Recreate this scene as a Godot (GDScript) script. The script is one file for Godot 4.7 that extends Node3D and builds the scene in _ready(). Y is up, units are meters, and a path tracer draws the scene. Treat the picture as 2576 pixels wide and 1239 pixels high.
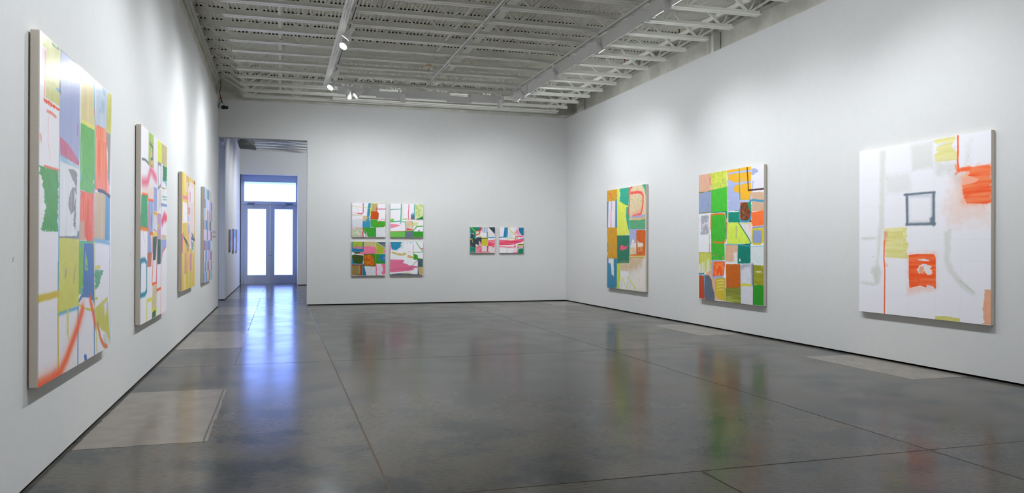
extends Node3D
# A white-walled gallery hung with abstract paintings: polished concrete floor, open-web joists under a corrugated deck,
# track spotlights, and daylit double doors at the end of a hall.  Metres; camera at x = 0, z = 0, the long axis of the room is -z.

const LEFT := -1.263
const RIGHT := 6.623
const BACK := -17.338
const TOP := 4.4135
const EYE := 1.27

var M := {}
var taken := {}
var rng := RandomNumberGenerator.new()
var tile := {}


# ---------------------------------------------------------------- geometry helpers
class Build:
	var v := PackedVector3Array()
	var n := PackedVector3Array()
	var t := PackedVector2Array()

	func tri(a: Vector3, b: Vector3, c: Vector3, na: Vector3, nb: Vector3, nc: Vector3, ua := Vector2.ZERO, ub := Vector2.ZERO, uc := Vector2.ZERO) -> void:
		if (b - a).cross(c - a).dot(na + nb + nc) > 0.0:
			v.append_array([a, c, b]); n.append_array([na, nc, nb]); t.append_array([ua, uc, ub])
		else:
			v.append_array([a, b, c]); n.append_array([na, nb, nc]); t.append_array([ua, ub, uc])

	func quad(a: Vector3, b: Vector3, c: Vector3, d: Vector3, nn: Vector3, uv := [Vector2.ZERO, Vector2.ZERO, Vector2.ZERO, Vector2.ZERO]) -> void:
		tri(a, b, c, nn, nn, nn, uv[0], uv[1], uv[2])
		tri(a, c, d, nn, nn, nn, uv[0], uv[2], uv[3])

	func box(lo: Vector3, hi: Vector3) -> Build:
		return cbox((lo + hi) / 2.0, hi - lo, 0.0)

	# a box with chamfered edges, turned by b
	func cbox(c: Vector3, s: Vector3, ch := 0.0, b := Basis.IDENTITY) -> Build:
		var h := s / 2.0
		var k := h - Vector3.ONE * ch
		for ax in 3:
			for sg in [-1.0, 1.0]:
				var u := (ax + 1) % 3
				var w := (ax + 2) % 3
				var p := []
				for q in [[-1, -1], [1, -1], [1, 1], [-1, 1]]:
					var x := Vector3.ZERO
					x[ax] = sg * h[ax]; x[u] = q[0] * k[u]; x[w] = q[1] * k[w]
					p.append(c + b * x)
				var nn := Vector3.ZERO
				nn[ax] = sg
				quad(p[0], p[1], p[2], p[3], b * nn)
		if ch > 0.0:
			for ax in 3:
				var u := (ax + 1) % 3
				var w := (ax + 2) % 3
				for su in [-1.0, 1.0]:
					for sw in [-1.0, 1.0]:
						var p := []
						for q in [[-1, 0], [1, 0], [1, 1], [-1, 1]]:
							var x := Vector3.ZERO
							x[ax] = q[0] * k[ax]
							x[u] = su * (h[u] if q[1] == 0 else k[u])
							x[w] = sw * (k[w] if q[1] == 0 else h[w])
							p.append(c + b * x)
						var nn := Vector3.ZERO
						nn[u] = su; nn[w] = sw
						quad(p[0], p[1], p[2], p[3], b * nn.normalized())
			for i in 8:
				var sg := Vector3(1 if i & 1 else -1, 1 if i & 2 else -1, 1 if i & 4 else -1)
				var nn := b * sg.normalized()
				tri(c + b * (Vector3(h.x, k.y, k.z) * sg), c + b * (Vector3(k.x, h.y, k.z) * sg), c + b * (Vector3(k.x, k.y, h.z) * sg), nn, nn, nn)
		return self

	# a straight bar of rectangular section from a to p; wide lies along "side"
	func bar(a: Vector3, p: Vector3, wide: float, thick: float, side := Vector3(0, 0, 1)) -> Build:
		var d := (p - a).normalized()
		var s := (side - d * side.dot(d)).normalized()
		return cbox((a + p) / 2.0, Vector3((p - a).length(), thick, wide), 0.0, Basis(d, s.cross(d).normalized(), s))

	func tube(pts: Array, r, sides := 10, caps := true) -> Build:
		var rings := []
		var up := Vector3.UP
		for i in pts.size():
			var d: Vector3 = (pts[mini(i + 1, pts.size() - 1)] - pts[maxi(i - 1, 0)]).normalized()
			if absf(d.dot(up)) > 0.95:
				up = Vector3.RIGHT
			var a := d.cross(up).normalized()
			var b := a.cross(d).normalized()
			var rad: float = r[i] if r is Array else r
			var ring := []
			for k in sides:
				var f := TAU * k / sides
				var o := a * cos(f) + b * sin(f)
				ring.append([pts[i] + o * rad, o])
			rings.append(ring)
		for i in pts.size() - 1:
			for k in sides:
				var q := (k + 1) % sides
				var A: Array = rings[i][k]; var B: Array = rings[i][q]; var C: Array = rings[i + 1][q]; var D: Array = rings[i + 1][k]
				tri(A[0], B[0], C[0], A[1], B[1], C[1])
				tri(A[0], C[0], D[0], A[1], C[1], D[1])
		if caps:
			for e in [0, pts.size() - 1]:
				var nn: Vector3 = (pts[e] - pts[1 if e == 0 else e - 1]).normalized()
				for k in sides:
					tri(pts[e], rings[e][k][0], rings[e][(k + 1) % sides][0], nn, nn, nn)
		return self

	# a profile of [radius, height] turned about the axis d from point c
	func lathe(c: Vector3, d: Vector3, prof: Array, sides := 20) -> Build:
		var a := d.cross(Vector3(0.31, 0.2, 0.93)).normalized()
		var b := d.cross(a).normalized()
		for i in prof.size() - 1:
			var r0: float = prof[i][0]; var h0: float = prof[i][1]; var r1: float = prof[i + 1][0]; var h1: float = prof[i + 1][1]
			var out := Vector2(h1 - h0, r0 - r1).normalized()
			for k in sides:
				var p := []
				var q := []
				for f in [TAU * k / sides, TAU * (k + 1) / sides]:
					var o: Vector3 = a * cos(f) + b * sin(f)
					p.append(o)
					q.append((o * out.x + d * out.y).normalized())
				tri(c + p[0] * r0 + d * h0, c + p[1] * r0 + d * h0, c + p[1] * r1 + d * h1, q[0], q[1], q[1])
				tri(c + p[0] * r0 + d * h0, c + p[1] * r1 + d * h1, c + p[0] * r1 + d * h1, q[0], q[1], q[0])
		return self

	func mesh() -> ArrayMesh:
		var a := []
		a.resize(Mesh.ARRAY_MAX)
		a[Mesh.ARRAY_VERTEX] = v; a[Mesh.ARRAY_NORMAL] = n; a[Mesh.ARRAY_TEX_UV] = t
		var m := ArrayMesh.new()
		m.add_surface_from_arrays(Mesh.PRIMITIVE_TRIANGLES, a)
		return m


# ---------------------------------------------------------------- node helpers
func numbered(called: String) -> String:
	var k: int = taken.get(called, 0)
	taken[called] = k + 1
	return called if k == 0 else "%s_%03d" % [called, k]


func part(parent: Node3D, called: String, m, mat: Material, at := Vector3.ZERO) -> MeshInstance3D:
	var o := MeshInstance3D.new()
	o.name = called
	o.mesh = m.mesh() if m is Build else m
	o.material_override = mat
	o.position = at
	o.cast_shadow = GeometryInstance3D.SHADOW_CASTING_SETTING_ON
	parent.add_child(o, true)
	return o


func thing(called: String, label: String, category: String, at := Vector3.ZERO, group := "") -> Node3D:
	var o := Node3D.new()
	o.name = numbered(called)
	o.position = at
	add_child(o)
	tag(o, label, category, group)
	return o


func tag(o: Node3D, label: String, category: String, group := "") -> void:
	o.set_meta("label", label)
	o.set_meta("category", category)
	if group:
		o.set_meta("group", group)


func structure(called: String, m, mat: Material) -> MeshInstance3D:
	var o := part(self, called, m, mat)
	o.set_meta("kind", "structure")
	return o


func copy_of(o: Node3D, label := "") -> Node3D:
	var c: Node3D = o.duplicate()
	c.name = numbered(str(o.name))
	add_child(c)
	if label:
		c.set_meta("label", label)
	return c


func hue(hex: String) -> Color:
	return Color.html(hex)


func mat(called: String, c: Color, rough := 0.6, spec := 0.5, metal := 0.0) -> StandardMaterial3D:
	var m := StandardMaterial3D.new()
	m.resource_name = called
	m.albedo_color = c
	m.roughness = rough
	m.metallic_specular = spec
	m.metallic = metal
	M[called] = m
	return m


func noise_tex(sd: int, freq: float, size: int, ramp: Array, octaves := 4, warp := 0.0, normal := 0.0) -> NoiseTexture2D:
	var f := FastNoiseLite.new()
	f.seed = sd
	f.frequency = freq
	f.noise_type = FastNoiseLite.TYPE_SIMPLEX_SMOOTH
	f.fractal_octaves = octaves
	if warp > 0.0:
		f.domain_warp_enabled = true
		f.domain_warp_amplitude = warp
		f.domain_warp_frequency = freq * 0.7
	var t := NoiseTexture2D.new()
	t.width = size; t.height = size
	t.seamless = true
	t.noise = f
	if normal > 0.0:
		t.as_normal_map = true
		t.bump_strength = normal
	elif ramp.size():
		var g := Gradient.new()
		var off := PackedFloat32Array()
		var cols := PackedColorArray()
		for r in ramp:
			off.append(r[0]); cols.append(r[1])
		g.offsets = off; g.colors = cols
		t.color_ramp = g
	return t


# ---------------------------------------------------------------- painting on canvas: flat paint laid into an image
class Canvas:
	var w: int
	var h: int
	var px := PackedFloat32Array()   # sRGB 0..1
	var per: float                   # pixels per metre
	var tile: Dictionary
	var k := 0

	func _init(width: float, height: float, res: float, base: Color, tiles: Dictionary) -> void:
		w = int(width * res); h = int(height * res); per = res; tile = tiles
		px.resize(w * h * 3)
		for i in w * h:
			var g: float = tile.iso[(i * 7 + i / w * 131) & 65535] * 0.012
			px[i * 3] = base.r + g; px[i * 3 + 1] = base.g + g; px[i * 3 + 2] = base.b + g

	func dab(i: int, c: Color, a: float, g: float) -> void:
		i *= 3
		px[i] += (c.r + g - px[i]) * a; px[i + 1] += (c.g + g - px[i + 1]) * a; px[i + 2] += (c.b + g - px[i + 2]) * a

	func points(flat: Array) -> PackedVector2Array:
		var p := PackedVector2Array()
		for i in flat.size() / 2:
			p.append(Vector2(flat[i * 2] * 0.001 * w, flat[i * 2 + 1] * 0.001 * h))
		return p

	# scanline fill; how: [rough, grain, direction]; with c2 the paint is mixed from two colours in streaks
	func fill(p: PackedVector2Array, c: Color, rough: float, grain: float, dir: int, c2 = null, cover := 0.5) -> void:
		k += 1
		var amp := maxf(0.0, rough - 2.0) * 0.0007 * h
		var look: PackedFloat32Array = tile.iso if dir == 0 else tile.across if dir == 1 else tile.down
		var edge: PackedFloat32Array = tile.edge
		var y0 := 1e9
		var y1 := -1e9
		for q in p:
			y0 = minf(y0, q.y); y1 = maxf(y1, q.y)
		for y in range(maxi(0, int(y0 - amp * 0.5)), mini(h, int(ceil(y1 + amp * 0.5)))):
			var cuts := PackedFloat32Array()
			for i in p.size():
				var a := p[i]
				var b := p[(i + 1) % p.size()]
				var off: float = edge[(k * 977 + i * 351 + y * 3) & 65535] * amp
				var ya := a.y
				var yb := b.y
				var yy := y + 0.5
				if (ya <= yy) != (yb <= yy):
					cuts.append(a.x + (b.x - a.x) * (yy - ya) / (yb - ya) + off)
			cuts.sort()
			for s in cuts.size() / 2:
				var xa := cuts[s * 2]
				var xb := cuts[s * 2 + 1]
				for x in range(maxi(0, int(floor(xa))), mini(w, int(ceil(xb)))):
					var a := clampf(minf(x + 1.0, xb) - maxf(float(x), xa), 0.0, 1.0)
					# ragged ends where the brush leaves the shape at the top and the foot
					if amp > 1.0 and (y < y0 + amp or y > y1 - amp):
						if edge[(k * 613 + x * 5) & 65535] * amp > minf(y - y0, y1 - y):
							continue
					var g: float = look[((y + k * 37) & 255) * 256 + ((x + k * 91) & 255)]
					var cc := c
					if c2 != null:
						cc = c.lerp(c2, clampf((g + cover * 2.0 - 1.0) * 0.9 + 0.5, 0.0, 1.0))
						g *= 0.015
					else:
						g *= grain * 0.004
					dab(y * w + x, cc, a, g)

	# sprayed or rubbed paint: a shape with a soft rim of "soft" pixels
	func spray(p: PackedVector2Array, c: Color, soft: float, alpha: float) -> void:
		k += 1
		var lo := p[0]
		var hi := p[0]
		for q in p:
			lo = lo.min(q); hi = hi.max(q)
		lo -= Vector2.ONE * soft; hi += Vector2.ONE * soft
		for y in range(maxi(0, int(lo.y)), mini(h, int(hi.y) + 1)):
			for x in range(maxi(0, int(lo.x)), mini(w, int(hi.x) + 1)):
				var q := Vector2(x + 0.5, y + 0.5)
				var near := 1e9
				var inside := false
				for i in p.size():
					var a := p[i]
					var b := p[(i + 1) % p.size()]
					var e := b - a
					near = minf(near, (a + e * clampf((q - a).dot(e) / maxf(e.length_squared(), 1e-6), 0.0, 1.0)).distance_squared_to(q))
					if (a.y <= q.y) != (b.y <= q.y) and q.x < a.x + e.x * (q.y - a.y) / e.y:
						inside = not inside
				var d := sqrt(near) * (1.0 if inside else -1.0)
				var f := smoothstep(-soft, soft, d + tile.iso[((y + k * 37) & 255) * 256 + ((x + k * 91) & 255)] * soft * 0.4)
				if f > 0.003:
					dab(y * w + x, c, f * alpha, 0.0)

	func line(p: PackedVector2Array, c: Color, width: float, soft: float, alpha: float) -> void:
		k += 1
		var half := width * 0.5
		var seen := {}
		for i in p.size() - 1:
			var a := p[i]
			var b := p[i + 1]
			var e := b - a
			var reach := half + soft + 1.0
			for y in range(maxi(0, int(minf(a.y, b.y) - reach)), mini(h, int(maxf(a.y, b.y) + reach) + 1)):
				# only the stretch of this row that the stroke can touch
				var x0 := minf(a.x, b.x) - reach
				var x1 := maxf(a.x, b.x) + reach
				if absf(e.y) > 1.0:
					var xa := a.x + e.x * (y - reach - a.y) / e.y
					var xb := a.x + e.x * (y + reach - a.y) / e.y
					x0 = maxf(x0, minf(xa, xb) - reach); x1 = minf(x1, maxf(xa, xb) + reach)
				for x in range(maxi(0, int(x0)), mini(w, int(x1) + 1)):
					var q := Vector2(x + 0.5, y + 0.5)
					var d := (a + e * clampf((q - a).dot(e) / maxf(e.length_squared(), 1e-6), 0.0, 1.0)).distance_to(q)
					d += tile.edge[((y * 2 + x + k * 331)) & 65535] * half * 0.1
					var f := 1.0 - smoothstep(half - soft - 0.4, half + soft + 0.6, d)
					if f > 0.004:
						var at := y * w + x
						var was: float = seen.get(at, 0.0)
						if f > was:
							seen[at] = f
		for at in seen:
			dab(at, c, seen[at] * alpha, tile.iso[(at * 3) & 65535] * 0.02)

	func image() -> Image:
		var by := PackedByteArray()
		by.resize(w * h * 3)
		for i in w * h * 3:
			by[i] = int(clampf(px[i], 0.0, 1.0) * 255.0)
		return Image.create_from_data(w, h, false, Image.FORMAT_RGB8, by)


func make_tiles() -> void:
	var shapes := {"iso": Vector2(1, 1), "across": Vector2(0.12, 1.6), "down": Vector2(1.6, 0.12)}
	for key in shapes:
		var f := FastNoiseLite.new()
		f.seed = key.length() * 17
		f.frequency = 0.035
		f.fractal_octaves = 4
		var a := PackedFloat32Array()
		a.resize(65536)
		for y in 256:
			for x in 256:
				a[y * 256 + x] = clampf(f.get_noise_2d(x * shapes[key].x, y * shapes[key].y) * 1.6, -1.0, 1.0)
		tile[key] = a
	var e := FastNoiseLite.new()
	e.seed = 5
	e.frequency = 0.03
	e.fractal_octaves = 4
	var b := PackedFloat32Array()
	b.resize(65536)
	for i in 65536:
		b[i] = clampf(e.get_noise_1d(i) * 2.0, -1.0, 1.0)
	tile["edge"] = b


func painted(key: String, width: float, height: float, res: float, base: String) -> ImageTexture:
	var c := Canvas.new(width, height, res, hue(base), tile)
	for o in PAINT[key]:
		var p := c.points(o[2])
		if o[0] == "f":
			c.fill(p, hue(o[1]), o[3], o[4], o[5])
		elif o[0] == "m":
			c.fill(p, hue(o[1]), o[6], 4.0, o[5], hue(o[3]), o[4] * 0.01)
		elif o[0] == "s":
			c.spray(p, hue(o[1]), o[3] * 0.01 * res, o[4] * 0.01)
		else:
			c.line(p, hue(o[1]), o[3] * 0.01 * res, o[4] * 0.01 * res, o[5] * 0.01)
	if key == "P4":
		strips(c)
	return ImageTexture.create_from_image(c.image())


# the fourth canvas: nine rows of upright strips in many colours
func strips(c: Canvas) -> void:
	rng.seed = 44
	var pal := ["d9b8a8", "c98a86", "b56a6e", "d8c27a", "8fb2d6", "5f86bc", "4a6296", "a9c8b0", "7fae96", "e2dce2", "c9b6d6", "8a8e9c", "d7a24a", "a3764a", "e6c9cc", "6fa0c8", "b8c4dc"]
	var rows := 9
	for r in rows:
		var x := -30.0 * rng.randf()
		while x < 1000.0:
			var wide := rng.randf_range(45.0, 110.0)
			var y0 := r * 1000.0 / rows + rng.randf_range(-6, 6)
			var y1 := (r + 1) * 1000.0 / rows + rng.randf_range(-4, 4)
			c.fill(c.points([x, y0, x + wide, y0 + 3, x + wide + 2, y1, x + 1, y1 - 2]), hue(pal[rng.randi() % pal.size()]), 2.0, 9.0, 2)
			x += wide
	c.line(c.points([560, 585, 575, 650, 640, 662, 690, 610]), hue("e0404a"), 0.045 * c.per, 2.0, 0.9)


# ---------------------------------------------------------------- scene
func _ready() -> void:
	rng.seed = 7
	view_and_light()
	make_tiles()
	materials()
	shell()
	floor_slabs()
	roof()
	end_doors()
	paintings()
	tracks_and_lamps()
	services()
	small_things()


func view_and_light() -> void:
	var cam := Camera3D.new()
	cam.name = "camera"
	cam.fov = rad_to_deg(2.0 * atan(619.5 / 1923.5))
	cam.near = 0.05
	cam.far = 200.0
	cam.position = Vector3(0, EYE, 0)
	cam.basis = Basis(Vector3.UP, -0.2945) * Basis(Vector3.RIGHT, 0.0019) * Basis(Vector3.BACK, 0.0033)
	add_child(cam)
	cam.current = true
	var e := Environment.new()
	e.tonemap_mode = Environment.TONE_MAPPER_LINEAR
	e.tonemap_exposure = EXPOSURE
	var sky := ProceduralSkyMaterial.new()
	sky.sky_top_color = Color(0.42, 0.58, 0.86)
	sky.sky_horizon_color = Color(0.78, 0.86, 0.97)
	sky.ground_horizon_color = Color(0.6, 0.62, 0.65)
	sky.ground_bottom_color = Color(0.3, 0.3, 0.3)
	var s := Sky.new()
	s.sky_material = sky
	e.background_mode = Environment.BG_SKY
	e.sky = s
	e.sdfgi_enabled = true
	e.ssao_enabled = true
	e.ssil_enabled = true
	var w := WorldEnvironment.new()
	w.name = "surroundings"
	w.environment = e
	add_child(w)


const EXPOSURE := 1.03
const SPOT := 4.3
const WASH := 1.9
const DAY := Color(1.03, 1.65, 4.7)


func materials() -> void:
	var wall := mat("wall_paint", Color(0.85, 0.85, 0.85), 0.85, 0.25)
	wall.albedo_texture = noise_tex(3, 0.02, 512, [[0.0, Color(0.99, 0.99, 0.99)], [1.0, Color(1, 1, 1)]], 3)
	wall.uv1_triplanar = true
	wall.uv1_world_triplanar = true
	wall.uv1_scale = Vector3.ONE * 0.7
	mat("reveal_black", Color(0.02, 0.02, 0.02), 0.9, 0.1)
	var block := mat("block_paint", Color(0.93, 0.925, 0.895), 0.9, 0.2)
	block.albedo_texture = noise_tex(12, 0.01, 512, [[0.0, Color(0.88, 0.88, 0.86)], [1.0, Color(1, 1, 1)]], 4)
	block.uv1_triplanar = true
	block.uv1_world_triplanar = true
	block.uv1_scale = Vector3.ONE * 0.4
	mat("steel_paint", Color(0.93, 0.928, 0.90), 0.45, 0.5)
	mat("deck_paint", Color(0.91, 0.905, 0.87), 0.6, 0.35)
	mat("pipe_paint", Color(0.93, 0.925, 0.89), 0.4, 0.5)
	mat("brass", Color(0.45, 0.27, 0.14), 0.5, 0.5)
	mat("white_metal", Color(0.93, 0.93, 0.925), 0.35, 0.5)
	mat("grey_metal", Color(0.93, 0.932, 0.935), 0.45, 0.5)
	mat("slot_dark", Color(0.16, 0.16, 0.17), 0.5, 0.5)
	mat("black_plastic", Color(0.03, 0.03, 0.035), 0.35, 0.5)
	mat("dark_post", Color(0.27, 0.29, 0.31), 0.5, 0.4)
	mat("red_cable", Color(0.6, 0.08, 0.06), 0.5, 0.4)
	mat("sealant", Color(0.40, 0.335, 0.28), 0.7, 0.3)
	mat("vinyl_grey", Color(0.58, 0.59, 0.62), 0.6, 0.3)
	mat("sign_white", Color(0.85, 0.85, 0.83), 0.5, 0.4)
	mat("sign_red", Color(0.78, 0.12, 0.1), 0.5, 0.4)
	mat("pine", Color(0.66, 0.55, 0.42), 0.7, 0.3)
	mat("alu_frame", Color(0.70, 0.71, 0.72), 0.4, 0.5)
	mat("closer_metal", Color(0.35, 0.37, 0.4), 0.4, 0.5)
	var linen := mat("linen", Color(0.86, 0.82, 0.765), 0.9, 0.2)
	linen.albedo_texture = noise_tex(21, 0.12, 256, [[0.0, Color(0.86, 0.86, 0.86)], [1.0, Color(1, 1, 1)]], 3)
	linen.uv1_triplanar = true
	linen.uv1_scale = Vector3.ONE * 6.0
	for k in 3:
		var f := mat("concrete_%d" % k, [Color(0.372, 0.364, 0.347), Color(0.382, 0.371, 0.353), Color(0.362, 0.358, 0.346)][k], 1.0, 0.2)
		f.albedo_texture = noise_tex(31, 0.006, 1024, [[0.22, Color(0.76, 0.79, 0.82)], [0.4, Color(0.88, 0.895, 0.90)], [0.5, Color(0.95, 0.925, 0.89)], [0.6, Color(0.95, 0.95, 0.94)], [0.78, Color(1, 0.965, 0.92)]], 6)
		f.roughness_texture = noise_tex(37, 0.01, 512, [[0.0, Color(0.15, 0.15, 0.15)], [1.0, Color(0.22, 0.22, 0.22)]], 4)
		f.uv1_triplanar = true
		f.uv1_world_triplanar = true
		f.uv1_scale = Vector3(0.24, 0.24, 0.24)
		f.uv1_offset = Vector3(0.37 * k, 0, 0.21 * k)
		f.detail_enabled = true
		f.detail_blend_mode = BaseMaterial3D.BLEND_MODE_MUL
		f.detail_uv_layer = BaseMaterial3D.DETAIL_UV_2
		f.detail_albedo = noise_tex(41, 0.03, 1024, [[0.0, Color(0.78, 0.79, 0.80)], [0.3, Color(0.93, 0.93, 0.93)], [0.7, Color(1, 1, 0.99)], [1.0, Color(1, 0.97, 0.94)]], 6)
		f.uv2_triplanar = true
		f.uv2_world_triplanar = true
		f.uv2_scale = Vector3(0.5, 0.5, 0.95)
	var patch := mat("patch_concrete", Color(0.515, 0.488, 0.455), 1.0, 0.23)
	patch.albedo_texture = noise_tex(51, 0.012, 512, [[0.0, Color(0.88, 0.88, 0.88)], [1.0, Color(1, 0.99, 0.98)]], 5)
	patch.roughness_texture = noise_tex(37, 0.01, 512, [[0.0, Color(0.13, 0.13, 0.13)], [1.0, Color(0.22, 0.22, 0.22)]], 4)
	patch.uv1_triplanar = true
	patch.uv1_world_triplanar = true
	patch.uv1_scale = Vector3.ONE * 0.6


# ---------------------------------------------------------------- walls
func shell() -> void:
	var W: Material = M.wall_paint
	var up := 0.02                      # the drywall stops above the floor; a black recess lies below
	structure("wall_left", Build.new().box(Vector3(LEFT - 0.12, up, -17.478), Vector3(LEFT, TOP, 5.0)), W)
	structure("baseboard_left", Build.new().box(Vector3(LEFT - 0.10, 0.0, -17.46), Vector3(LEFT - 0.018, up, 5.0)), M.reveal_black)
	structure("wall_right", Build.new().box(Vector3(RIGHT, up, BACK), Vector3(RIGHT + 0.12, TOP, 5.0)), W)
	structure("baseboard_right", Build.new().box(Vector3(RIGHT + 0.018, 0.0, BACK), Vector3(RIGHT + 0.10, up, 5.0)), M.reveal_black)
	var b := Build.new().box(Vector3(0.562, up, BACK - 0.2), Vector3(RIGHT + 0.12, TOP, BACK))
	b.box(Vector3(LEFT - 0.12, 3.607, BACK - 0.2), Vector3(0.562, TOP, BACK))
	structure("wall_back", b, W)
	structure("baseboard_back", Build.new().box(Vector3(0.58, 0.0, BACK - 0.182), Vector3(RIGHT + 0.1, up, BACK - 0.018)), M.reveal_black)
	structure("wall_rear", Build.new().box(Vector3(-1.6, -0.003, 5.0), Vector3(7.1, 5.0, 5.15)), W)
	# the old outer walls, which show above the drywall
	var ul := Build.new().box(Vector3(-1.52, 4.36, -28.2), Vector3(-1.325, 4.98, 5.0))
	ul.box(Vector3(-1.325, 4.72, -28.2), Vector3(-1.285, 4.86, 5.0))
	structure("wall_upper_left", ul, M.block_paint)
	structure("wall_upper_right", Build.new().box(Vector3(6.88, -0.003, -28.2), Vector3(7.05, 4.98, 5.0)), M.block_paint)
	structure("wall_upper_back", Build.new().box(Vector3(-1.33, 4.3, BACK - 0.19), Vector3(6.88, 4.98, BACK - 0.09)), M.block_paint)
	# the hall beyond the opening
	var h := Build.new().box(Vector3(-1.40, up, -26.6), Vector3(-1.265, 4.465, -19.52))
	h.box(Vector3(-1.40, 3.61, -19.52), Vector3(-1.265, 4.465, -17.5))
	structure("wall_hall_left", h, W)
	structure("baseboard_hall_left", Build.new().box(Vector3(-1.385, -0.003, -26.6), Vector3(-1.28, up, -19.535)), M.reveal_black)
	var he := Build.new().box(Vector3(0.565, up, -26.72), Vector3(6.88, 4.487, -26.57))
	he.box(Vector3(-1.40, 3.66, -26.72), Vector3(0.565, 4.487, -26.57))
	structure("wall_hall_end", he, W)
	structure("baseboard_hall_end", Build.new().box(Vector3(0.58, -0.003, -26.7), Vector3(6.88, up, -26.588)), M.reveal_black)
	structure("wall_upper_end", Build.new().box(Vector3(-1.33, 4.4, -26.95), Vector3(6.88, 4.98, -26.8)), M.block_paint)
	# porch before the doors
	var v := Build.new().box(Vector3(-1.42, -0.003, -28.15), Vector3(-1.285, 3.77, -26.72))
	v.box(Vector3(0.575, -0.003, -28.15), Vector3(0.72, 3.77, -26.72))
	v.box(Vector3(-1.42, 3.77, -28.15), Vector3(0.72, 3.9, -26.72))
	structure("wall_porch", v, W)
	structure("trim_1", Build.new().cbox(Vector3(-1.256, 1.83, -26.6), Vector3(0.052, 3.66, 0.06), 0.004), M.dark_post)
	# side room through the opening on the left of the hall
	var s := Build.new().box(Vector3(-4.0, -0.003, -20.2), Vector3(-3.85, 4.98, -16.6))
	s.box(Vector3(-3.85, -0.003, -20.2), Vector3(-1.40, 4.98, -20.05))
	s.box(Vector3(-3.85, -0.003, -16.75), Vector3(-1.383, 4.98, -16.6))
	s.box(Vector3(-4.0, 4.4, -20.2), Vector3(-1.40, 4.55, -16.6))
	structure("wall_side_room", s, W)
	side_window()
	# steel columns standing behind the drywall
	for c in [[-11.05, "white steel column behind the top of the long wall, midway along it"], [-16.85, "white steel column behind the drywall in the far corner"]]:
		var o := thing("steel_column", c[1], "column", Vector3(6.8, 0, c[0]), "steel columns above the long wall")
		part(o, "flange", Build.new().cbox(Vector3(0, 2.48, -0.09), Vector3(0.13, 4.95, 0.012), 0.002), M.steel_paint)
		part(o, "flange", Build.new().cbox(Vector3(0, 2.48, 0.09), Vector3(0.13, 4.95, 0.012), 0.002), M.steel_paint)
		part(o, "web", Build.new().cbox(Vector3(0, 2.48, 0), Vector3(0.012, 4.95, 0.168), 0.002), M.steel_paint)


func floor_slabs() -> void:
	var base := structure("floor", Build.new().box(Vector3(-4.0, -0.2, -28.4), Vector3(7.05, -0.002, 5.15)), M.sealant)
	var g := 0.0045
	var zs := [5.1, 1.03, -3.87, -8.76, -13.71, -18.72, -23.6, -28.35]
	var flip := 0
	for i in zs.size() - 1:
		var xs := [-3.99, -0.462, 0.556, 3.94, 7.04] if i > 2 else [-3.99, 0.556, 3.94, 7.04]
		if i < 2:
			xs = [-3.99, 0.556, 2.307, 3.94, 7.04]
		for j in xs.size() - 1:
			flip += 1
			var gl := 0.0022 if absf(xs[j] + 0.462) < 0.01 else g
			var gr := 0.0022 if absf(xs[j + 1] + 0.462) < 0.01 else g
			var lo := Vector3(xs[j] + gl, -0.15, zs[i + 1] + g)
			var hi := Vector3(xs[j + 1] - gr, 0.0, zs[i] - g)
			part(base, "slab", Build.new().cbox((lo + hi) / 2.0, hi - lo, 0.002), M["concrete_%d" % (flip * 7 % 3)])
	# pale infill patches along the two long walls, with slightly ragged edges
	for p in [[-1.24, -0.45, -7.31, -5.36], [-1.24, -0.455, -12.25, -10.23], [-1.24, -0.46, -17.15, -15.25], [-1.24, -0.24, -22.4, -19.85], [5.91, 6.6, -7.62, -6.0], [5.875, 6.6, -11.47, -9.86], [5.86, 6.6, -17.1, -15.79]]:
		part(base, "patch", ragged_plate(p[0], p[1], p[2], p[3], 0.0012), M.patch_concrete)
	part(base, "tape_line", Build.new().cbox(Vector3(-0.476, 0.0014, -6.32), Vector3(0.012, 0.0008, 1.95), 0.0), M.concrete_2)


func ragged_plate(x0: float, x1: float, z0: float, z1: float, y: float) -> Build:
	var rim := []
	var f := FastNoiseLite.new()
	f.seed = int(absf(z0) * 10)
	f.frequency = 1.4
	f.fractal_octaves = 4
	var corners := [Vector2(x0, z0), Vector2(x1, z0), Vector2(x1, z1), Vector2(x0, z1)]
	for s in 4:
		var a: Vector2 = corners[s]
		var b: Vector2 = corners[(s + 1) % 4]
		var out := Vector2((b - a).y, -(b - a).x).normalized()
		for k in 24:
			var q := a.lerp(b, k / 24.0)
			rim.append(q + out * f.get_noise_2d(q.x * 4.0, q.y * 4.0) * 0.018 * sin(PI * k / 24.0))
	var m := Build.new()
	var c := Vector3((x0 + x1) / 2.0, y, (z0 + z1) / 2.0)
	for k in rim.size():
		var a := Vector3(rim[k].x, y, rim[k].y)
		var q: Vector2 = rim[(k + 1) % rim.size()]
		var b := Vector3(q.x, y, q.y)
		m.tri(c, a, b, Vector3.UP, Vector3.UP, Vector3.UP)
		var o := Vector3((a + b).x / 2.0 - c.x, 0, (a + b).z / 2.0 - c.z).normalized()
		m.quad(a, b, b - Vector3(0, y + 0.001, 0), a - Vector3(0, y + 0.001, 0), o)
	return m


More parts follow.
